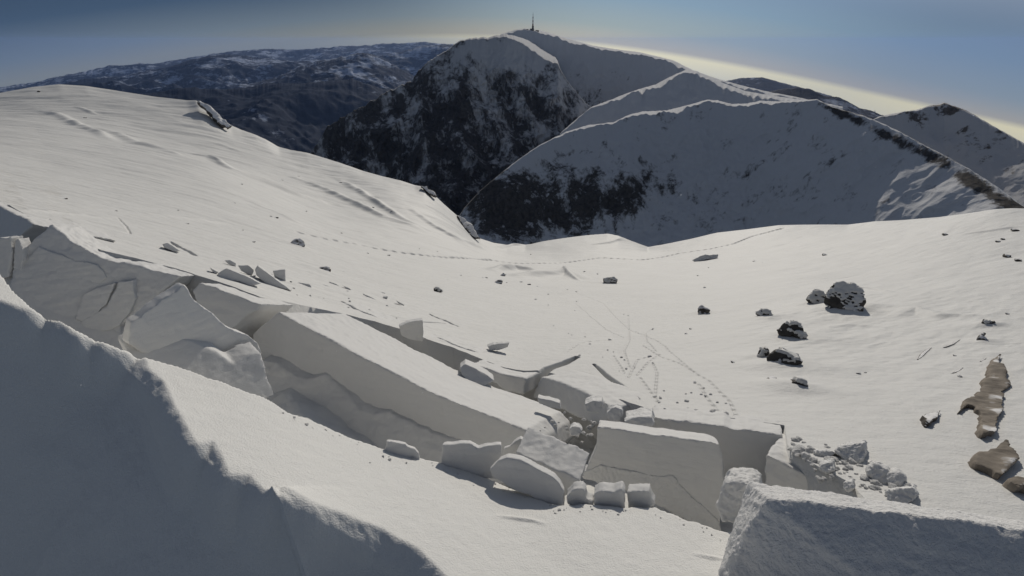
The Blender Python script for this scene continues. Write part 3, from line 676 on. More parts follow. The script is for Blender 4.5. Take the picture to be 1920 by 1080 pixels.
rock('boulder', 'pointed small dark stone left of the grey drift patches', [(938, 517), (944, 511), (950, 515), (946, 518)], .7, mat=M_ROCK)
rock('boulder', 'flat brown stone below the pointed dark stone', [(926, 530), (934, 524), (942, 526), (941, 532), (930, 532)], .8, mat=M_ROCK)
rock('boulder', 'flat stone between the round hollow and grey drifts, half snowed over', [(814, 541), (822, 540), (832, 547), (826, 549), (816, 546)], .6)
rock('boulder', 'long snow-covered hump under the footprint trail', [(1298, 488), (1312, 481), (1330, 478), (1347, 477), (1346, 483), (1325, 486), (1306, 491)], 1.6, mat=M_FIELD)
rock('boulder', 'grey stone at the right edge of the bowl, upper of two', [(1838, 610), (1842, 598), (1848, 597), (1850, 604), (1866, 601), (1868, 606), (1850, 611)], .6)
rock('boulder', 'hook-shaped grey stone, lower of two at the right edge', [(1830, 640), (1834, 630), (1848, 624), (1842, 632), (1850, 635), (1840, 641)], .5, mat=M_ROCK)
outcrop('rock_outcrop', 'tall brown rock outcrop at the right picture edge', [(1876, 664), (1872, 680), (1886, 690), (1888, 712), (1892, 720), (1880, 732), (1884, 755), (1876, 780), (1872, 806), (1844, 813), (1838, 790), (1838, 770), (1830, 758), (1815, 758), (1800, 770), (1806, 758), (1822, 742), (1842, 732), (1848, 710), (1856, 686), (1864, 672)], .30, .6, M_OUTCROP, 'rock outcrop')
outcrop('rock_outcrop', 'lower brown rock outcrop below the tall one', [(1825, 858), (1836, 848), (1852, 846), (1876, 832), (1893, 820), (1891, 838), (1910, 852), (1896, 872), (1882, 890), (1862, 880), (1842, 870), (1830, 868)], .24, .5, M_OUTCROP, 'rock outcrop')
outcrop('rock_outcrop', 'small dark rock showing through snow left of the brown outcrops', [(1730, 780), (1742, 774), (1756, 772), (1766, 766), (1760, 776), (1748, 786), (1740, 794), (1736, 784)], .24, .5, M_ROCK, 'rock outcrop')
outcrop('rock_outcrop', 'brown rock tip at the lower right picture edge', [(1890, 898), (1905, 893), (1930, 898), (1935, 915), (1905, 908)], .24, .5, M_OUTCROP, 'rock outcrop')
for P, lb in [([(372, 190), (388, 196), (402, 206), (418, 222), (434, 236), (426, 240), (410, 229), (392, 210), (378, 198)], 'rocky edge breaking through the snow on the upper left skyline'),
              ([(857, 403), (868, 408), (880, 420), (892, 436), (902, 448), (890, 446), (876, 432), (864, 416)], 'dark rocky edge where the left slope drops to the valley, lower one'),
              ([(788, 347), (800, 349), (812, 358), (818, 368), (808, 364), (796, 355)], 'small rocky tip on the edge of the left slope, upper one')]:
    SEED[0] += 1
    a_, f_, d_ = ray(*P[len(P) // 2]); rr_ = float(rim_r(math.atan2(a_, f_))) * .985
    prism('rock_edge', lb, P, 1.2, cat='rock', base=(P[0][0], P[0][1], rr_), lean=(0, -1.5), pitch=-.5, group='rocks on the rim', mat=M_RIM, vox=.10, amp=.35, scl=.35, fine=.05, jag=1.2, step=6)
for P, lb in [([(1720, 674), (1726, 664), (1736, 655), (1748, 651), (1738, 660), (1728, 670)], 'curved dark rock sliver, largest of those right of the boulders'), ([(1768, 651), (1785, 643), (1803, 635), (1790, 644), (1774, 650)], 'long straight dark rock sliver near the right edge'),
              ([(1784, 700), (1795, 693), (1808, 688), (1798, 696)], 'short dark rock sliver above the small dark rock'), ([(1836, 678), (1844, 672), (1851, 671), (1842, 677)], 'short rock sliver beside the top of the tall brown outcrop')]:
    outcrop('rock_sliver', lb, P, .05, .3, M_ROCK, 'rock', 'rock slivers on the right slope', vox=.025, amp=.01, fine=0, jag=0)

# --- small stones and snow clods strewn over the bowl: a few shapes, copied
def lump_mesh(name, seed, flat, mat, rough):
    rnd = random.Random(seed); bm = bmesh.new()
    for k in range(16):
        a, b = rnd.uniform(0, 6.283), rnd.uniform(-.5, 1)
        c = math.sqrt(max(0, 1 - b * b)); q = rnd.uniform(.75, 1.1)
        bm.verts.new((math.cos(a) * c * q, math.sin(a) * c * q * .85, b * flat))
    r_ = bmesh.ops.convex_hull(bm, input=bm.verts)
    bmesh.ops.delete(bm, geom=[g for g in r_['geom_interior'] if isinstance(g, bmesh.types.BMVert)], context='VERTS')
    bmesh.ops.triangulate(bm, faces=bm.faces); bmesh.ops.recalc_face_normals(bm, faces=bm.faces)
    me = bpy.data.meshes.new(name); bm.to_mesh(me); bm.free()
    me = remesh_noise(me, .13, rough * .5, 1.6, seed, rough * .15); me.name = name
    n = len(me.vertices); co = np.empty(n * 3, np.float32); me.vertices.foreach_get('co', co); co = co.reshape(-1, 3)
    co[:, 2] -= co[:, 2].min()
    me.vertices.foreach_set('co', np.ascontiguousarray(co, np.float32).ravel()); me.update()
    me.materials.append(mat)
    me.polygons.foreach_set('use_smooth', np.ones(len(me.polygons), bool))
    return me
STONES = [lump_mesh('small_stone', 40 + k, .6, M_ROCK, .12) for k in range(4)]
CLODS = [lump_mesh('snow_clod', 60 + k, .7, M_DEBRIS, .2) for k in range(5)]
def strew(name, label, cat, group, u, v, wpx, pool, rnd, r=None, bury=.25):
    p, rr = hit(u, v)
    x, y = p[0], p[1]
    z = field_z(x, y) if r is None else pt(u, v, r)[2]
    if r is not None: x, y = pt(u, v, r)[:2]
    dist = math.sqrt(x * x + y * y + z * z); s = wpx / 2 * dist / F * .9
    o = bpy.data.objects.new(name, rnd.choice(pool)); COL.objects.link(o)
    o.scale = (s * rnd.uniform(.85, 1.15), s * rnd.uniform(.8, 1.2), s * rnd.uniform(.7, 1.0))
    o.location = (x, y, z - bury * s * .5); o.rotation_euler = (0, 0, rnd.uniform(0, 6.28))
    return tag(o, label, cat, group)
rnd = random.Random(5)
for u, v, wd in [(520, 410, 8), (508, 407, 6), (476, 454, 8), (455, 430, 5), (574, 398, 5), (690, 475, 7), (729, 479, 7), (864, 517, 6), (905, 521, 5), (912, 522, 7), (950, 530, 5), (977, 530, 8), (992, 534, 9), (1008, 537, 4), (1004, 562, 7), (1064, 543, 4), (1081, 548, 5), (1095, 512, 6), (1120, 516, 5), (1028, 551, 5),
                 (1413, 492, 6), (1328, 504, 4), (1321, 541, 6), (1308, 517, 4), (1286, 628, 7), (1294, 618, 6), (1373, 683, 10), (1610, 702, 9), (1622, 699, 6), (1545, 478, 12), (1772, 441, 10), (1888, 480, 14), (1905, 432, 14), (1910, 490, 14), (1870, 455, 8), (1880, 450, 7), (1889, 588, 7), (1790, 667, 6),
                 (1800, 707, 8), (995, 480, 4), (820, 473, 4), (786, 468, 4), (640, 437, 5), (440, 380, 4), (333, 393, 5), (351, 419, 6), (218, 396, 5), (124, 374, 7), (270, 270, 5), (160, 222, 7), (75, 178, 5), (640, 350, 6), (530, 342, 5), (453, 345, 5), (560, 335, 5), (700, 392, 6), (735, 402, 5)]:
    strew('small_stone', 'small dark stone strewn on the wide sunlit snow', 'stone', 'small stones on the snow', u, v, wd, STONES, rnd)
for u, v, wd in [(1143, 638, 9), (1106, 646, 6), (1218, 669, 10), (1224, 681, 7), (1224, 617, 7), (1170, 589, 4), (1178, 592, 5), (1139, 658, 5), (1165, 671, 7), (1174, 692, 8), (1171, 676, 5), (1097, 633, 4), (1072, 628, 4), (1066, 625, 3), (1087, 668, 6), (1202, 692, 5), (1303, 718, 8), (1319, 729, 6), (1315, 740, 7), (1322, 741, 7), (1332, 740, 8),
                 (1345, 755, 8), (1362, 777, 14), (1336, 774, 14), (1345, 782, 7), (1363, 790, 6), (1287, 753, 12), (1270, 755, 7), (1238, 747, 8), (1236, 754, 8), (1230, 743, 5), (1245, 733, 5), (1296, 737, 5), (1286, 739, 5), (1215, 730, 4), (1190, 690, 4), (1161, 696, 4), (1150, 662, 4), (1130, 671, 4), (1340, 770, 6), (1361, 757, 5), (1270, 768, 7), (1290, 768, 9), (1305, 770, 9),
                 (1246, 768, 9), (1262, 778, 12), (1240, 777, 8), (1028, 572, 4), (1081, 565, 4), (1078, 582, 4), (1038, 612, 4)]:
    strew('snow_clod', 'snow clod that rolled down onto the tracked snow of the bowl', 'snow clod', 'rolled snow clods', u, v, wd, CLODS, rnd)
for k in range(130):
    u = rnd.uniform(1480, 1715)
    v = 833 + (u - 1490) * .38 + rnd.gauss(10, 16)
    strew('snow_clod', 'loose clod between the larger chunks of the right debris heap', 'snow clod', 'loose clods of the right heap', u, v, min(26, 4 + rnd.expovariate(.13)), CLODS, rnd, bury=.6)
for k in range(26):
    u = rnd.uniform(1075, 1210); v = 752 + (u - 1075) * .25 + rnd.gauss(0, 7)
    strew('snow_clod', 'loose clod in the gap left of the dark-fronted block', 'snow clod', 'loose clods of the middle gap', u, v + 8, rnd.uniform(5, 16), CLODS, rnd)
LIPL = np.array(LIP, float)
for k in range(70):
    u = rnd.uniform(520, 1380); v = np.interp(u, LIPL[:, 0], LIPL[:, 1]) + 4 + abs(rnd.gauss(0, 9))
    p, rr = hit(u, v)
    strew('snow_clod', 'loose crumb of snow on the sunlit side of the trench lip', 'snow clod', 'loose crumbs along the trench lip', u, v, 2.5 + rnd.expovariate(.5), CLODS, rnd, r=rr, bury=.5)
for k in range(16):
    u = rnd.uniform(1010, 1100); v = 800 + rnd.gauss(0, 8)
    strew('snow_clod', 'loose clod on the right end of the long slab', 'snow clod', 'loose clods on the long slab', u, v, rnd.uniform(4, 12), CLODS, rnd, r=hit(u, v)[1] * .985)
for k in range(22):
    u = rnd.uniform(400, 760); v = 500 + (u - 400) * .25 + rnd.gauss(0, 9)
    strew('snow_clod', 'loose crumb among the far debris plates', 'snow clod', 'loose crumbs of the far debris', u, v, rnd.uniform(3, 8), CLODS, rnd)
#ENDBLOCKS

def interp_smooth(poly, u):
    p = np.array(poly, float); return np.interp(u, p[:, 0], p[:, 1])
def massif(name, label, cat, sky, base, r_base, r_top, mat, rocky, u0, u1, du=1.0, rows=240, amp=(20, 150), crest_px=5, crest_len=70, seed=0, kind=None, back=1.0, zamp=None, cn=1.0, jag=1.0, power=1.0, ridge_w=.5):
    """a mountain flank seen from across the valley: skyline and foot along the view, real ranges between them, then a far side"""
    u = np.arange(u0, u1 + du, du); C = len(u)
    vs = interp_smooth(sky, u); vb = interp_smooth(base, u)
    jg = jag * (1 + (1.4 * sstep(850, 800, u) if seed == 5 else 0)) * (gnoise(np.stack([u * .09, 0 * u + seed, 0 * u], -1)) * 1.0 + gnoise(np.stack([u * .23, 0 * u + seed, 0 * u + 3], -1)) * .5)
    rb = interp_smooth(r_base, u); rt = interp_smooth(r_top, u)
    t = np.linspace(0, 1, rows)[:, None]
    cp = interp_smooth(crest_px, u) if isinstance(crest_px, list) else np.full(C, float(crest_px))
    cpm = cp.copy(); cp = cp * np.clip(1 - .25 * cn + .9 * cn * gnoise(np.stack([u * .035, 0 * u + seed, 0 * u + 6], -1)) + .5 * cn * gnoise(np.stack([u * .12, 0 * u + seed, 0 * u + 9], -1)), .12, 1.8)
    vk = np.minimum(vs + cp, vb - 1)
    V1 = vb + (vs + cpm - vb) * t + (jg + cp - cpm) * t ** 14
    R1 = rb + (rt - rb) * t ** power
    t2 = np.linspace(0, 1, 14)[1:, None]
    V2 = vk + jg + (vs - vk) * (1 - (1 - t2) ** 1.6)
    R2 = rt + .022 * cpm * rt * t2
    VV = np.concatenate([V1, V2]); RR = np.concatenate([R1, R2])
    UU = np.broadcast_to(u, VV.shape)
    P = pt(UU, VV, RR)
    a = np.concatenate([np.minimum(1, (1 - t) * 5 + .04) * np.ones((1, C)), .03 * np.ones((len(t2), C))]) * np.minimum(1, t.min() + 1)
    q = P / amp[1]
    nz = (1 - ridge_w) * fbm(q + seed, 5, .55) + ridge_w * (ridged(q * [1, 1, .7] * .9 + seed + 3, 4) - .5)
    dirv = P / np.linalg.norm(P, axis=-1)[..., None]
    P = P - dirv * (amp[0] * a * nz)[..., None]
    if zamp:
        q2 = P / zamp[1]; q2[..., 2] = 0
        zf = np.concatenate([(1 - t) ** .7 * np.minimum(1, t * 6) * np.ones((1, C)) + .2 * np.minimum(1, t * 6), .2 * np.ones((len(t2), C))])
        P[..., 2] += zamp[0] * zf * (ridged(q2 + seed, 5, .55) - .7)
    # far side
    fs = []
    last = P[-1]; hd = last[:, :2] / np.linalg.norm(last[:, :2], axis=1)[:, None]
    for k in (1, 2, 3):
        qd = last.copy(); s = crest_len * (1.5, 6, 14)[k - 1] * back
        qd[:, :2] += hd * s; qd[:, 2] -= s * (.25, .5, .6)[k - 1]; fs.append(qd)
    P = np.concatenate([P, np.array(fs)])
    rk = rocky(UU, VV); rk = np.concatenate([rk, np.repeat(rk[-1:], 3, 0)])
    me = grid_mesh(name, P, attrs={'rock': rk})
    o = link(name, me, mat)
    return tag(o, label, cat, None, kind)
def blob(u, v, items):
    s = np.zeros(u.shape)
    for cu, cv, su, sv, w in items: s = s + w * np.exp(-((u - cu) / su) ** 2 - ((v - cv) / sv) ** 2)
    return s
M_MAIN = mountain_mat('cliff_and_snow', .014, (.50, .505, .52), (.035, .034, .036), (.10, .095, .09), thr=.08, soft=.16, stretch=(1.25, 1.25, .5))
M_FRONT = mountain_mat('ridge_snow', .022, (.60, .605, .62), (.035, .033, .032), (.11, .10, .09), thr=.12, soft=.15, stretch=(1.2, 1.2, .55), bump=.6)
M_RIGHT = mountain_mat('right_peak_snow', .02, (.52, .52, .53), (.06, .052, .045), (.16, .14, .12), thr=.12, soft=.09)
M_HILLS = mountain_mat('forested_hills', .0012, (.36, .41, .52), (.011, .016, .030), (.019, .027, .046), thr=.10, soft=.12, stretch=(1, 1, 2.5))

BASE = [(-200, 500), (2200, 500)]
# summit dome carrying the mast
massif('summit_dome', 'far snow dome carrying the mast, highest in the picture', 'mountain',
       [(900, 90), (925, 76), (940, 64), (965, 56), (985, 53), (1015, 57), (1060, 71), (1110, 85), (1160, 93), (1195, 97), (1230, 105), (1262, 113), (1300, 132), (1340, 146), (1390, 160), (1440, 172), (1490, 181), (1530, 190)], [(880, 330), (1540, 330)],
       [(900, 2080), (1100, 2000), (1540, 1500)], [(900, 2500), (985, 2500), (1240, 2300), (1530, 2000)], M_FRONT, lambda u, v: -.5 + blob(u, v, [(1080, 190, 70, 50, .55), (1180, 140, 40, 20, .15)]), 900, 1540, rows=160, amp=(14, 160), crest_px=[(900, 2), (985, 4), (1040, 8), (1120, 6), (1300, 7), (1530, 4)], crest_len=60, seed=2, jag=.5)
# the dark cliff with its sunlit shoulder
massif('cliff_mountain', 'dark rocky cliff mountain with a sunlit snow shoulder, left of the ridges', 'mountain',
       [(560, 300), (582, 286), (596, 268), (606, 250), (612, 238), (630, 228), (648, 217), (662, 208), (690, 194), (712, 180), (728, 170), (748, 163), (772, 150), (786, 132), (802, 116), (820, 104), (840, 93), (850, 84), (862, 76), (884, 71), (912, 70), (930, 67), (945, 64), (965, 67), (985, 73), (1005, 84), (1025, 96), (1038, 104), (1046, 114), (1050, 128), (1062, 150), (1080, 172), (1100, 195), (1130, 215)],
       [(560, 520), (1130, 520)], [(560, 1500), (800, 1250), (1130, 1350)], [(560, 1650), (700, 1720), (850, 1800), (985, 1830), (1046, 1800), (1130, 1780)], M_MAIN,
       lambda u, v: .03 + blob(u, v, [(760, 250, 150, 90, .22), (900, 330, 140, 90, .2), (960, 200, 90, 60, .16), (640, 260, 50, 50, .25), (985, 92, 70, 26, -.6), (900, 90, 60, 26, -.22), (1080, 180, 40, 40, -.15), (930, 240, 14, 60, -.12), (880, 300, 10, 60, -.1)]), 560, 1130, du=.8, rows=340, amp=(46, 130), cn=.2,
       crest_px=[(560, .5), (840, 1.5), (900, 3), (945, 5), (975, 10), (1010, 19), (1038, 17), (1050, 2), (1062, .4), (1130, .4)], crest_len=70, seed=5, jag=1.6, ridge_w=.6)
# middle spur with sunlit crest
massif('middle_spur', 'middle snow spur with thin sunlit crest and streaked right side', 'mountain',
       [(1050, 250), (1075, 228), (1092, 214), (1110, 200), (1140, 189), (1175, 175), (1205, 165), (1230, 158), (1262, 141), (1286, 131), (1306, 133), (1330, 145), (1362, 158), (1400, 171), (1440, 178), (1480, 184), (1530, 190), (1580, 200)], [(1050, 340), (1580, 340)], [(1050, 1350), (1580, 1250)],
       [(1050, 1500), (1290, 1750), (1580, 1650)], M_FRONT, lambda u, v: -.4 + blob(u, v, [(1420, 175, 70, 14, .28)]), 1050, 1580, rows=120, amp=(12, 110), crest_px=[(1050, 2), (1120, 3), (1190, 9), (1270, 9), (1290, 6), (1340, 10), (1400, 12), (1500, 6), (1580, 3)], crest_len=50, seed=8, jag=.8)
# front ridge
massif('front_ridge', 'broad front snow ridge with dark rock patches and a rocky right edge', 'mountain',
       [(840, 440), (870, 392), (900, 358), (930, 332), (960, 308), (985, 290), (1008, 274), (1035, 260), (1062, 247), (1100, 235), (1150, 229), (1182, 214), (1206, 209), (1250, 207), (1290, 197), (1325, 187), (1345, 188), (1372, 195), (1402, 194), (1424, 189), (1460, 190), (1500, 188), (1532, 186), (1552, 196), (1580, 206), (1620, 217), (1650, 229), (1690, 248), (1730, 270), (1775, 293), (1820, 318), (1870, 350), (1910, 380), (1950, 410)],
       [(840, 540), (1200, 520), (1950, 480)], [(840, 800), (1200, 900), (1400, 920), (1700, 780), (1950, 640)], [(840, 950), (1060, 1150), (1330, 1250), (1530, 1150), (1950, 800)], M_FRONT,
       lambda u, v: -.25 + blob(u, v, [(1000, 400, 130, 60, .46), (1120, 375, 120, 55, .42), (940, 350, 60, 50, .3), (1210, 345, 60, 40, .2), (930, 400, 60, 60, .35), (1390, 335, 40, 14, .28), (1500, 365, 60, 18, .24), (1330, 400, 70, 25, .16), (1060, 320, 60, 30, .12)])
       + .62 * np.exp(-((v - np.interp(u, [1530, 1600, 1700, 1800, 1900, 1950], [192, 222, 270, 325, 390, 425])) / np.interp(u, [1530, 1600, 1700, 1900], [7, 10, 15, 20])) ** 2) * sstep(1525, 1550, u), 840, 1950, rows=260, amp=(24, 150),
       crest_px=[(840, 1), (1035, 2), (1062, 5), (1130, 4), (1185, 4), (1210, 8), (1260, 8), (1325, 5), (1400, 7), (1500, 4), (1560, 2), (1700, 3), (1950, 3)], crest_len=28, seed=13, jag=.9)
# right hand peak
massif('right_peak', 'hazy brown and white peak at the right picture edge', 'mountain',
       [(1600, 238), (1650, 218), (1690, 210), (1722, 205), (1742, 198), (1757, 196), (1770, 192), (1785, 197), (1812, 207), (1845, 226), (1880, 246), (1920, 268), (1960, 292), (2100, 380)], [(1600, 480), (2100, 480)], [(1600, 1270), (2100, 1080)], [(1600, 1500), (1770, 1600), (2100, 1300)], M_RIGHT,
       lambda u, v: -.16 + blob(u, v, [(1770, 205, 60, 14, .3), (1850, 270, 60, 40, .18)]), 1600, 2100, rows=140, amp=(14, 140), crest_px=3, crest_len=40, seed=17, jag=.9)
# far blue hills under the bright haze
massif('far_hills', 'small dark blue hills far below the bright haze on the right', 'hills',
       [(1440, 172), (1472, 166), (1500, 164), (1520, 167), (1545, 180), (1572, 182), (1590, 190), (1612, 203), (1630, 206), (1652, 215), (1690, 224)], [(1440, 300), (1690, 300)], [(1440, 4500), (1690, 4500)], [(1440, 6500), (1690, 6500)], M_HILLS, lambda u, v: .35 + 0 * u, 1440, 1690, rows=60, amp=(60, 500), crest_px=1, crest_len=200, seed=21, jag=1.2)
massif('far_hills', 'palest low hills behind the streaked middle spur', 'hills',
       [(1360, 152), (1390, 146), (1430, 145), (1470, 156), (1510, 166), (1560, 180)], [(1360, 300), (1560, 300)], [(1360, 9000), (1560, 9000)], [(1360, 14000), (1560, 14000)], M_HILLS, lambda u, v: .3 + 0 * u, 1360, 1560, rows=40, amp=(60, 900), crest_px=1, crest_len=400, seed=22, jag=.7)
# far ranges on the left, nearest first
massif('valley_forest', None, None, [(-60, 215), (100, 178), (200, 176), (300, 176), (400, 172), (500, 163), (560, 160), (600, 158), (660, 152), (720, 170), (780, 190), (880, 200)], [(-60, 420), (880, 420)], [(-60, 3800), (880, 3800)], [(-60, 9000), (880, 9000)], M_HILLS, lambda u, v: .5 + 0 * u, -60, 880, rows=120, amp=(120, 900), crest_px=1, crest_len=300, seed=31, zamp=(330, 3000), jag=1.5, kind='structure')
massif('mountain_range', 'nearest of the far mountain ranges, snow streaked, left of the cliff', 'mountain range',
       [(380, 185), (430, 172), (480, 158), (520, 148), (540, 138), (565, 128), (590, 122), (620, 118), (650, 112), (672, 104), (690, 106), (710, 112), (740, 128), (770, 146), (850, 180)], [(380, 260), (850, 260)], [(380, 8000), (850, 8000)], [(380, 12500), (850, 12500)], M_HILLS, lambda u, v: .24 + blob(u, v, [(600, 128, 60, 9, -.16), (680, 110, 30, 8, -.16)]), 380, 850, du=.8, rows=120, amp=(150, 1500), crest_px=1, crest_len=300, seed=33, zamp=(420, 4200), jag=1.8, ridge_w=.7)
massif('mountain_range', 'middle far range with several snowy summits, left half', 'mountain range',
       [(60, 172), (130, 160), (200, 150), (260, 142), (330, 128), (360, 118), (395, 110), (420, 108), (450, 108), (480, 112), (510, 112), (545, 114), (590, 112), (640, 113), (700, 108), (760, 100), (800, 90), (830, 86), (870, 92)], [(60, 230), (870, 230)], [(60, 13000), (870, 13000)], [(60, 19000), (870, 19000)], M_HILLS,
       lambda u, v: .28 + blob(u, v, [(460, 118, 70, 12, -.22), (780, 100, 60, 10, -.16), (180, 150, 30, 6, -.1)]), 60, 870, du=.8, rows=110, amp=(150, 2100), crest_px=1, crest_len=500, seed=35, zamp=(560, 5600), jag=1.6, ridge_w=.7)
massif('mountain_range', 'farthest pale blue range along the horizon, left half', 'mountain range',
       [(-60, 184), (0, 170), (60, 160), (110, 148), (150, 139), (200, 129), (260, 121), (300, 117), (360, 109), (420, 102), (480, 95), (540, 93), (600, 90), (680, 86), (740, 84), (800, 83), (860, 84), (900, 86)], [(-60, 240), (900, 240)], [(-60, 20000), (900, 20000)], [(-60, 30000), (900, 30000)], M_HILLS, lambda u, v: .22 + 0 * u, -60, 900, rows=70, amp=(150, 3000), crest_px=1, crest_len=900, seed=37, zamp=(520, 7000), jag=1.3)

# ------------------------------------------------------------------ mast and station on the summit
def tube(bm, r0, r1, z0, z1, seg=16, x=0, y=0):
    m = Matrix.Translation((x, y, (z0 + z1) / 2))
    bmesh.ops.create_cone(bm, cap_ends=True, segments=seg, radius1=r0, radius2=r1, depth=z1 - z0, matrix=m)
def boxm(bm, cx, cy, z0, sx, sy, sz):
    bmesh.ops.create_cube(bm, size=1, matrix=Matrix.Translation((cx, cy, z0 + sz / 2)) @ Matrix.Diagonal((sx, sy, sz, 1)))
def part(name, build, mat, parent, smooth=False):
    bm = bmesh.new(); build(bm); me = bpy.data.meshes.new(name); bm.to_mesh(me); bm.free()
    return link(name, me, mat, parent, smooth)
def plain(name, c, rough=.7):
    m, nt, b = newmat(name); n = N(nt, 'ShaderNodeTexNoise', Scale=.4, Detail=4.0)
    cr = N(nt, 'ShaderNodeValToRGB'); cr.color_ramp.elements[0].color = (*[q * .8 for q in c], 1); cr.color_ramp.elements[1].color = (*[min(1, q * 1.15) for q in c], 1)
    nt.links.new(n.outputs['Fac'], cr.inputs['Fac']); nt.links.new(cr.outputs['Color'], b.inputs['Base Color']); b.inputs['Roughness'].default_value = rough; return m
M_RED, M_WHITE, M_CONC, M_DARKB, M_GLASS = plain('red_paint', (.12, .025, .02)), plain('white_paint', (.6, .6, .58)), plain('station_concrete', (.16, .15, .13)), plain('station_roof', (.05, .048, .045)), plain('window_glass', (.02, .025, .03), .2)
mp_ = pt(999, 57.5, 2540.0)
tw = empty('mast_tower', V(mp_)); tag(tw, 'banded broadcasting mast on the highest snow summit', 'mast')
part('tower_base', lambda bm: (tube(bm, 7.5, 4.6, -4, 9, 8), tube(bm, 4.6, 4.2, 9, 18, 8)), M_CONC, tw)
z = 18; rad = 3.0
for k, hgt in enumerate((9, 7, 8, 6, 7, 5, 6)):
    mt = (M_RED, M_WHITE)[k % 2]; r2 = rad * (.88 if k < 5 else .6)
    part('mast_section', lambda bm: tube(bm, rad, r2, z, z + hgt, 10), mt, tw); z += hgt; rad = r2
part('antenna_tip', lambda bm: tube(bm, .5, .2, z, z + 9, 6), M_DARKB, tw)
part('gallery', lambda bm: tube(bm, 4.6, 4.6, 17, 18.4, 12), M_DARKB, tw)
st_ = empty('summit_station', V(pt(992, 58.5, 2545.0))); tag(st_, 'low dark station buildings around the foot of the mast', 'building')
part('wall', lambda bm: (boxm(bm, -14, 0, -5, 22, 12, 12), boxm(bm, 12, -4, -6, 16, 12, 15), boxm(bm, 36, 0, -9, 14, 10, 12)), M_CONC, st_)
part('roof', lambda bm: (boxm(bm, -14, 0, 7.05, 23.5, 13.5, 1.2), boxm(bm, 12, -4, 9.05, 17.5, 13.5, 1.2), boxm(bm, 36, 0, 3.05, 15, 11, 1)), M_DARKB, st_)
for xx, zz in ((-22, 1), (-16, 1), (-10, 1), (8, 3), (15, 3), (34, -3)):
    yy = -10.06 if 4 < xx < 20 else (-6.06 if xx < 4 else -5.06)
    part('window', lambda bm: boxm(bm, xx, yy, zz, 2.6, .1, 2.4), M_GLASS, st_)
#ENDMOUNT

# ------------------------------------------------------------------ ice crystals drifting in the near air
rnd = random.Random(77); vv = []; qq = []
for k in range(420):
    c = (rnd.uniform(-7, 7), rnd.uniform(.8, 9), 0); c = (c[0], c[1], -rnd.uniform(.2, .55) * math.hypot(c[0], c[1]) - rnd.uniform(-.3, .6))
    e_ = rnd.uniform(.0011, .0026); b_ = len(vv)
    for d_ in ((1, 0, 0), (0, 1, 0), (-1, 0, 0), (0, -1, 0), (0, 0, .7), (0, 0, -.7)): vv.append([c[i_] + d_[i_] * e_ for i_ in range(3)])
    for a_ in range(4):
        qq.append((b_ + a_, b_ + (a_ + 1) % 4, b_ + 4)); qq.append((b_ + (a_ + 1) % 4, b_ + a_, b_ + 5))
mi, ni, bi = newmat('ice_crystal'); bi.inputs['Base Color'].default_value = (.9, .9, .9, 1); bi.inputs['Roughness'].default_value = .25
nn_ = N(ni, 'ShaderNodeTexNoise', Scale=40.0); mm_ = N(ni, 'ShaderNodeMapRange'); mm_.inputs['To Min'].default_value = .1; mm_.inputs['To Max'].default_value = .5; ni.links.new(nn_.outputs['Fac'], mm_.inputs['Value']); ni.links.new(mm_.outputs['Result'], bi.inputs['Roughness'])
tag(link('ice_crystals', mesh_np('ice_crystals', np.array(vv), np.array(qq)), mi, smooth=False), kind='stuff')

# ------------------------------------------------------------------ the air
hm = bpy.data.materials.new('air'); hm.use_nodes = True; hn = hm.node_tree; hn.nodes.clear()
ho = hn.nodes.new('ShaderNodeOutputMaterial'); hv = hn.nodes.new('ShaderNodeVolumePrincipled')
hv.inputs['Color'].default_value = (.34, .52, .98, 1); hv.inputs['Density'].default_value = 0.95e-5; hv.inputs['Anisotropy'].default_value = .3
hn.links.new(hv.outputs['Volume'], ho.inputs['Volume'])
bm = bmesh.new(); bmesh.ops.create_cube(bm, size=1, matrix=Matrix.Translation((0, 15000, -1900)) @ Matrix.Diagonal((70000, 66000, 4140, 1)))
hme = bpy.data.meshes.new('haze'); bm.to_mesh(hme); bm.free()
tag(link('haze', hme, hm, smooth=False), kind='stuff')

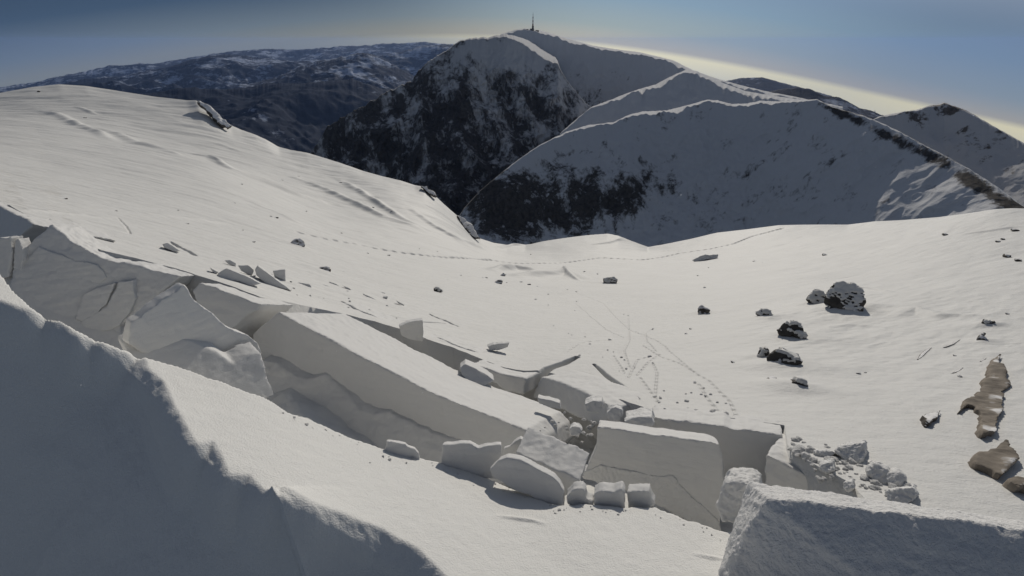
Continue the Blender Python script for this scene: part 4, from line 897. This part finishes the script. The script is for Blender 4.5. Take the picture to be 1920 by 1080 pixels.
# ------------------------------------------------------------------ sky, sun, camera
def build_light():
    w = bpy.data.worlds.new('World'); SC.world = w; w.use_nodes = True
    nt = w.node_tree; L = nt.links.new; nt.nodes.clear()
    out = N(nt, 'ShaderNodeOutputWorld'); bg = N(nt, 'ShaderNodeBackground')
    sky = N(nt, 'ShaderNodeTexSky'); sky.sky_type = 'NISHITA'; sky.sun_disc = False
    sky.sun_elevation = SUN_EL; sky.sun_rotation = SUN_AZ; sky.altitude = 2000; sky.air_density = 1.0; sky.dust_density = .6; sky.ozone_density = 2.0
    # skyline of the far haze: fit elevation against bearing
    hz = [(0, 168), (150, 138), (300, 112), (450, 91), (600, 76), (850, 67), (1080, 77), (1220, 91), (1400, 126), (1600, 167), (1740, 195), (1920, 236)]
    xs, zs = [], []
    for u, v in hz:
        a, f, d = ray(u, v); n = math.sqrt(a * a + f * f + d * d); xs.append(a / n); zs.append(-d / n)
    co = np.polyfit(xs, zs, 4)
    tc = N(nt, 'ShaderNodeTexCoord'); sp = N(nt, 'ShaderNodeSeparateXYZ'); L(tc.outputs['Generated'], sp.inputs['Vector'])
    cur = None
    for k, c in enumerate(co):
        if cur is None:
            cur = N(nt, 'ShaderNodeMath', _operation='MULTIPLY'); cur.inputs[1].default_value = c; L(sp.outputs['X'], cur.inputs[0])
        elif k < len(co) - 1:
            s = N(nt, 'ShaderNodeMath', _operation='ADD'); s.inputs[1].default_value = c; L(cur.outputs[0], s.inputs[0])
            cur = N(nt, 'ShaderNodeMath', _operation='MULTIPLY'); L(s.outputs[0], cur.inputs[0]); L(sp.outputs['X'], cur.inputs[1])
        else:
            s = N(nt, 'ShaderNodeMath', _operation='ADD'); s.inputs[1].default_value = c; L(cur.outputs[0], s.inputs[0]); cur = s
    el = N(nt, 'ShaderNodeMath', _operation='SUBTRACT'); L(sp.outputs['Z'], el.inputs[0]); L(cur.outputs[0], el.inputs[1])
    # e: elevation above the curved horizon
    def ramp(stops, f0, f1):
        mr = N(nt, 'ShaderNodeMapRange'); mr.inputs['From Min'].default_value = f0; mr.inputs['From Max'].default_value = f1; L(el.outputs[0], mr.inputs['Value'])
        cr = N(nt, 'ShaderNodeValToRGB'); e = cr.color_ramp.elements
        while len(e) < len(stops): e.new(.5)
        for q, (p, c) in zip(e, stops):
            q.position = (p - f0) / (f1 - f0); q.color = (*c, 1)
        L(mr.outputs['Result'], cr.inputs['Fac']); return cr
    return w, nt, L, out, bg, sky, sp, el, ramp, tc

w, nt, L, out, bg, sky, sp, el, ramp, tc_sky = build_light()
def lin(c):
    return tuple(((x / 255 + .055) / 1.055) ** 2.4 if x > 10 else x / 255 / 12.92 for x in c)
LEFT = ramp([(-.14, (.01, .012, .016)), (-.07, lin((80, 86, 94))), (-.006, lin((124, 128, 124))), (.006, lin((126, 130, 126))), (.03, lin((104, 118, 130))), (.075, lin((66, 86, 110))), (.16, lin((46, 63, 88)))], -.14, .16)
RIGHT = ramp([(-.14, (.01, .012, .016)), (-.07, lin((150, 160, 165))), (-.03, lin((206, 201, 178))), (-.005, lin((228, 219, 178))), (.003, lin((168, 163, 149))), (.03, lin((138, 150, 152))), (.075, lin((116, 138, 156))), (.16, lin((98, 116, 146)))], -.14, .16)
mrx = N(nt, 'ShaderNodeMapRange'); mrx.inputs['From Min'].default_value = -.40; mrx.inputs['From Max'].default_value = .20; mrx.interpolation_type = 'SMOOTHSTEP'; L(sp.outputs['X'], mrx.inputs['Value'])
mx = N(nt, 'ShaderNodeMix', _data_type='RGBA'); L(mrx.outputs['Result'], mx.inputs['Factor']); L(LEFT.outputs['Color'], mx.inputs['A']); L(RIGHT.outputs['Color'], mx.inputs['B'])
dt = N(nt, 'ShaderNodeVectorMath', _operation='DOT_PRODUCT'); L(tc_sky.outputs['Generated'], dt.inputs[0])
dt.inputs[1].default_value = (math.sin(SUN_AZ) * math.cos(SUN_EL), math.cos(SUN_AZ) * math.cos(SUN_EL), math.sin(SUN_EL))
gl = N(nt, 'ShaderNodeMapRange'); gl.inputs['From Min'].default_value = .82; gl.inputs['From Max'].default_value = .95; gl.inputs['To Min'].default_value = 1; gl.inputs['To Max'].default_value = 1.38; gl.interpolation_type = 'SMOOTHSTEP'
L(dt.outputs['Value'], gl.inputs['Value'])
SKY_STR = .077
# low sky takes the haze colours, higher up it is the clear physical sky
sc_ = N(nt, 'ShaderNodeVectorMath', _operation='SCALE'); L(mx.outputs['Result'], sc_.inputs[0]); gm = N(nt, 'ShaderNodeMath', _operation='MULTIPLY'); gm.inputs[1].default_value = 1.0 / SKY_STR; L(gl.outputs['Result'], gm.inputs[0]); L(gm.outputs[0], sc_.inputs['Scale'])
mk = N(nt, 'ShaderNodeMapRange'); mk.inputs['From Min'].default_value = .10; mk.inputs['From Max'].default_value = .30; mk.interpolation_type = 'SMOOTHSTEP'; L(el.outputs[0], mk.inputs['Value'])
mf = N(nt, 'ShaderNodeMix', _data_type='RGBA'); L(mk.outputs['Result'], mf.inputs['Factor']); L(sc_.outputs['Vector'], mf.inputs['A']); bw = N(nt, 'ShaderNodeRGBToBW'); L(sky.outputs['Color'], bw.inputs['Color'])
hs = N(nt, 'ShaderNodeMix', _data_type='RGBA'); hs.inputs['Factor'].default_value = .58; L(sky.outputs['Color'], hs.inputs['A']); L(bw.outputs['Val'], hs.inputs['B']); L(hs.outputs['Result'], mf.inputs['B'])
L(mf.outputs['Result'], bg.inputs['Color']); bg.inputs['Strength'].default_value = SKY_STR
L(bg.outputs['Background'], out.inputs['Surface'])

sd = bpy.data.lights.new('sun', 'SUN'); sd.energy = 2.45; sd.angle = math.radians(.55); sd.color = (1, .93, .82)
so = bpy.data.objects.new('sun', sd); COL.objects.link(so)
S = Vector((math.sin(SUN_AZ) * math.cos(SUN_EL), math.cos(SUN_AZ) * math.cos(SUN_EL), math.sin(SUN_EL)))
so.rotation_euler = (-S).to_track_quat('-Z', 'Y').to_euler(); so.location = S * 50

cd = bpy.data.cameras.new('camera'); cam = bpy.data.objects.new('camera', cd); COL.objects.link(cam)
cd.sensor_fit = 'HORIZONTAL'; cd.sensor_width = 36; cd.lens = 36 * F / 1920; cd.clip_start = .05; cd.clip_end = 200000
cam.rotation_euler = (math.pi / 2 - PITCH, 0, 0)
SC.camera = cam
SC.view_settings.view_transform = 'Standard'; SC.view_settings.look = 'None'; SC.view_settings.exposure = 0; SC.view_settings.gamma = 1
SC.cycles.max_bounces = 6; SC.cycles.diffuse_bounces = 2
SC.cycles.use_denoising = True
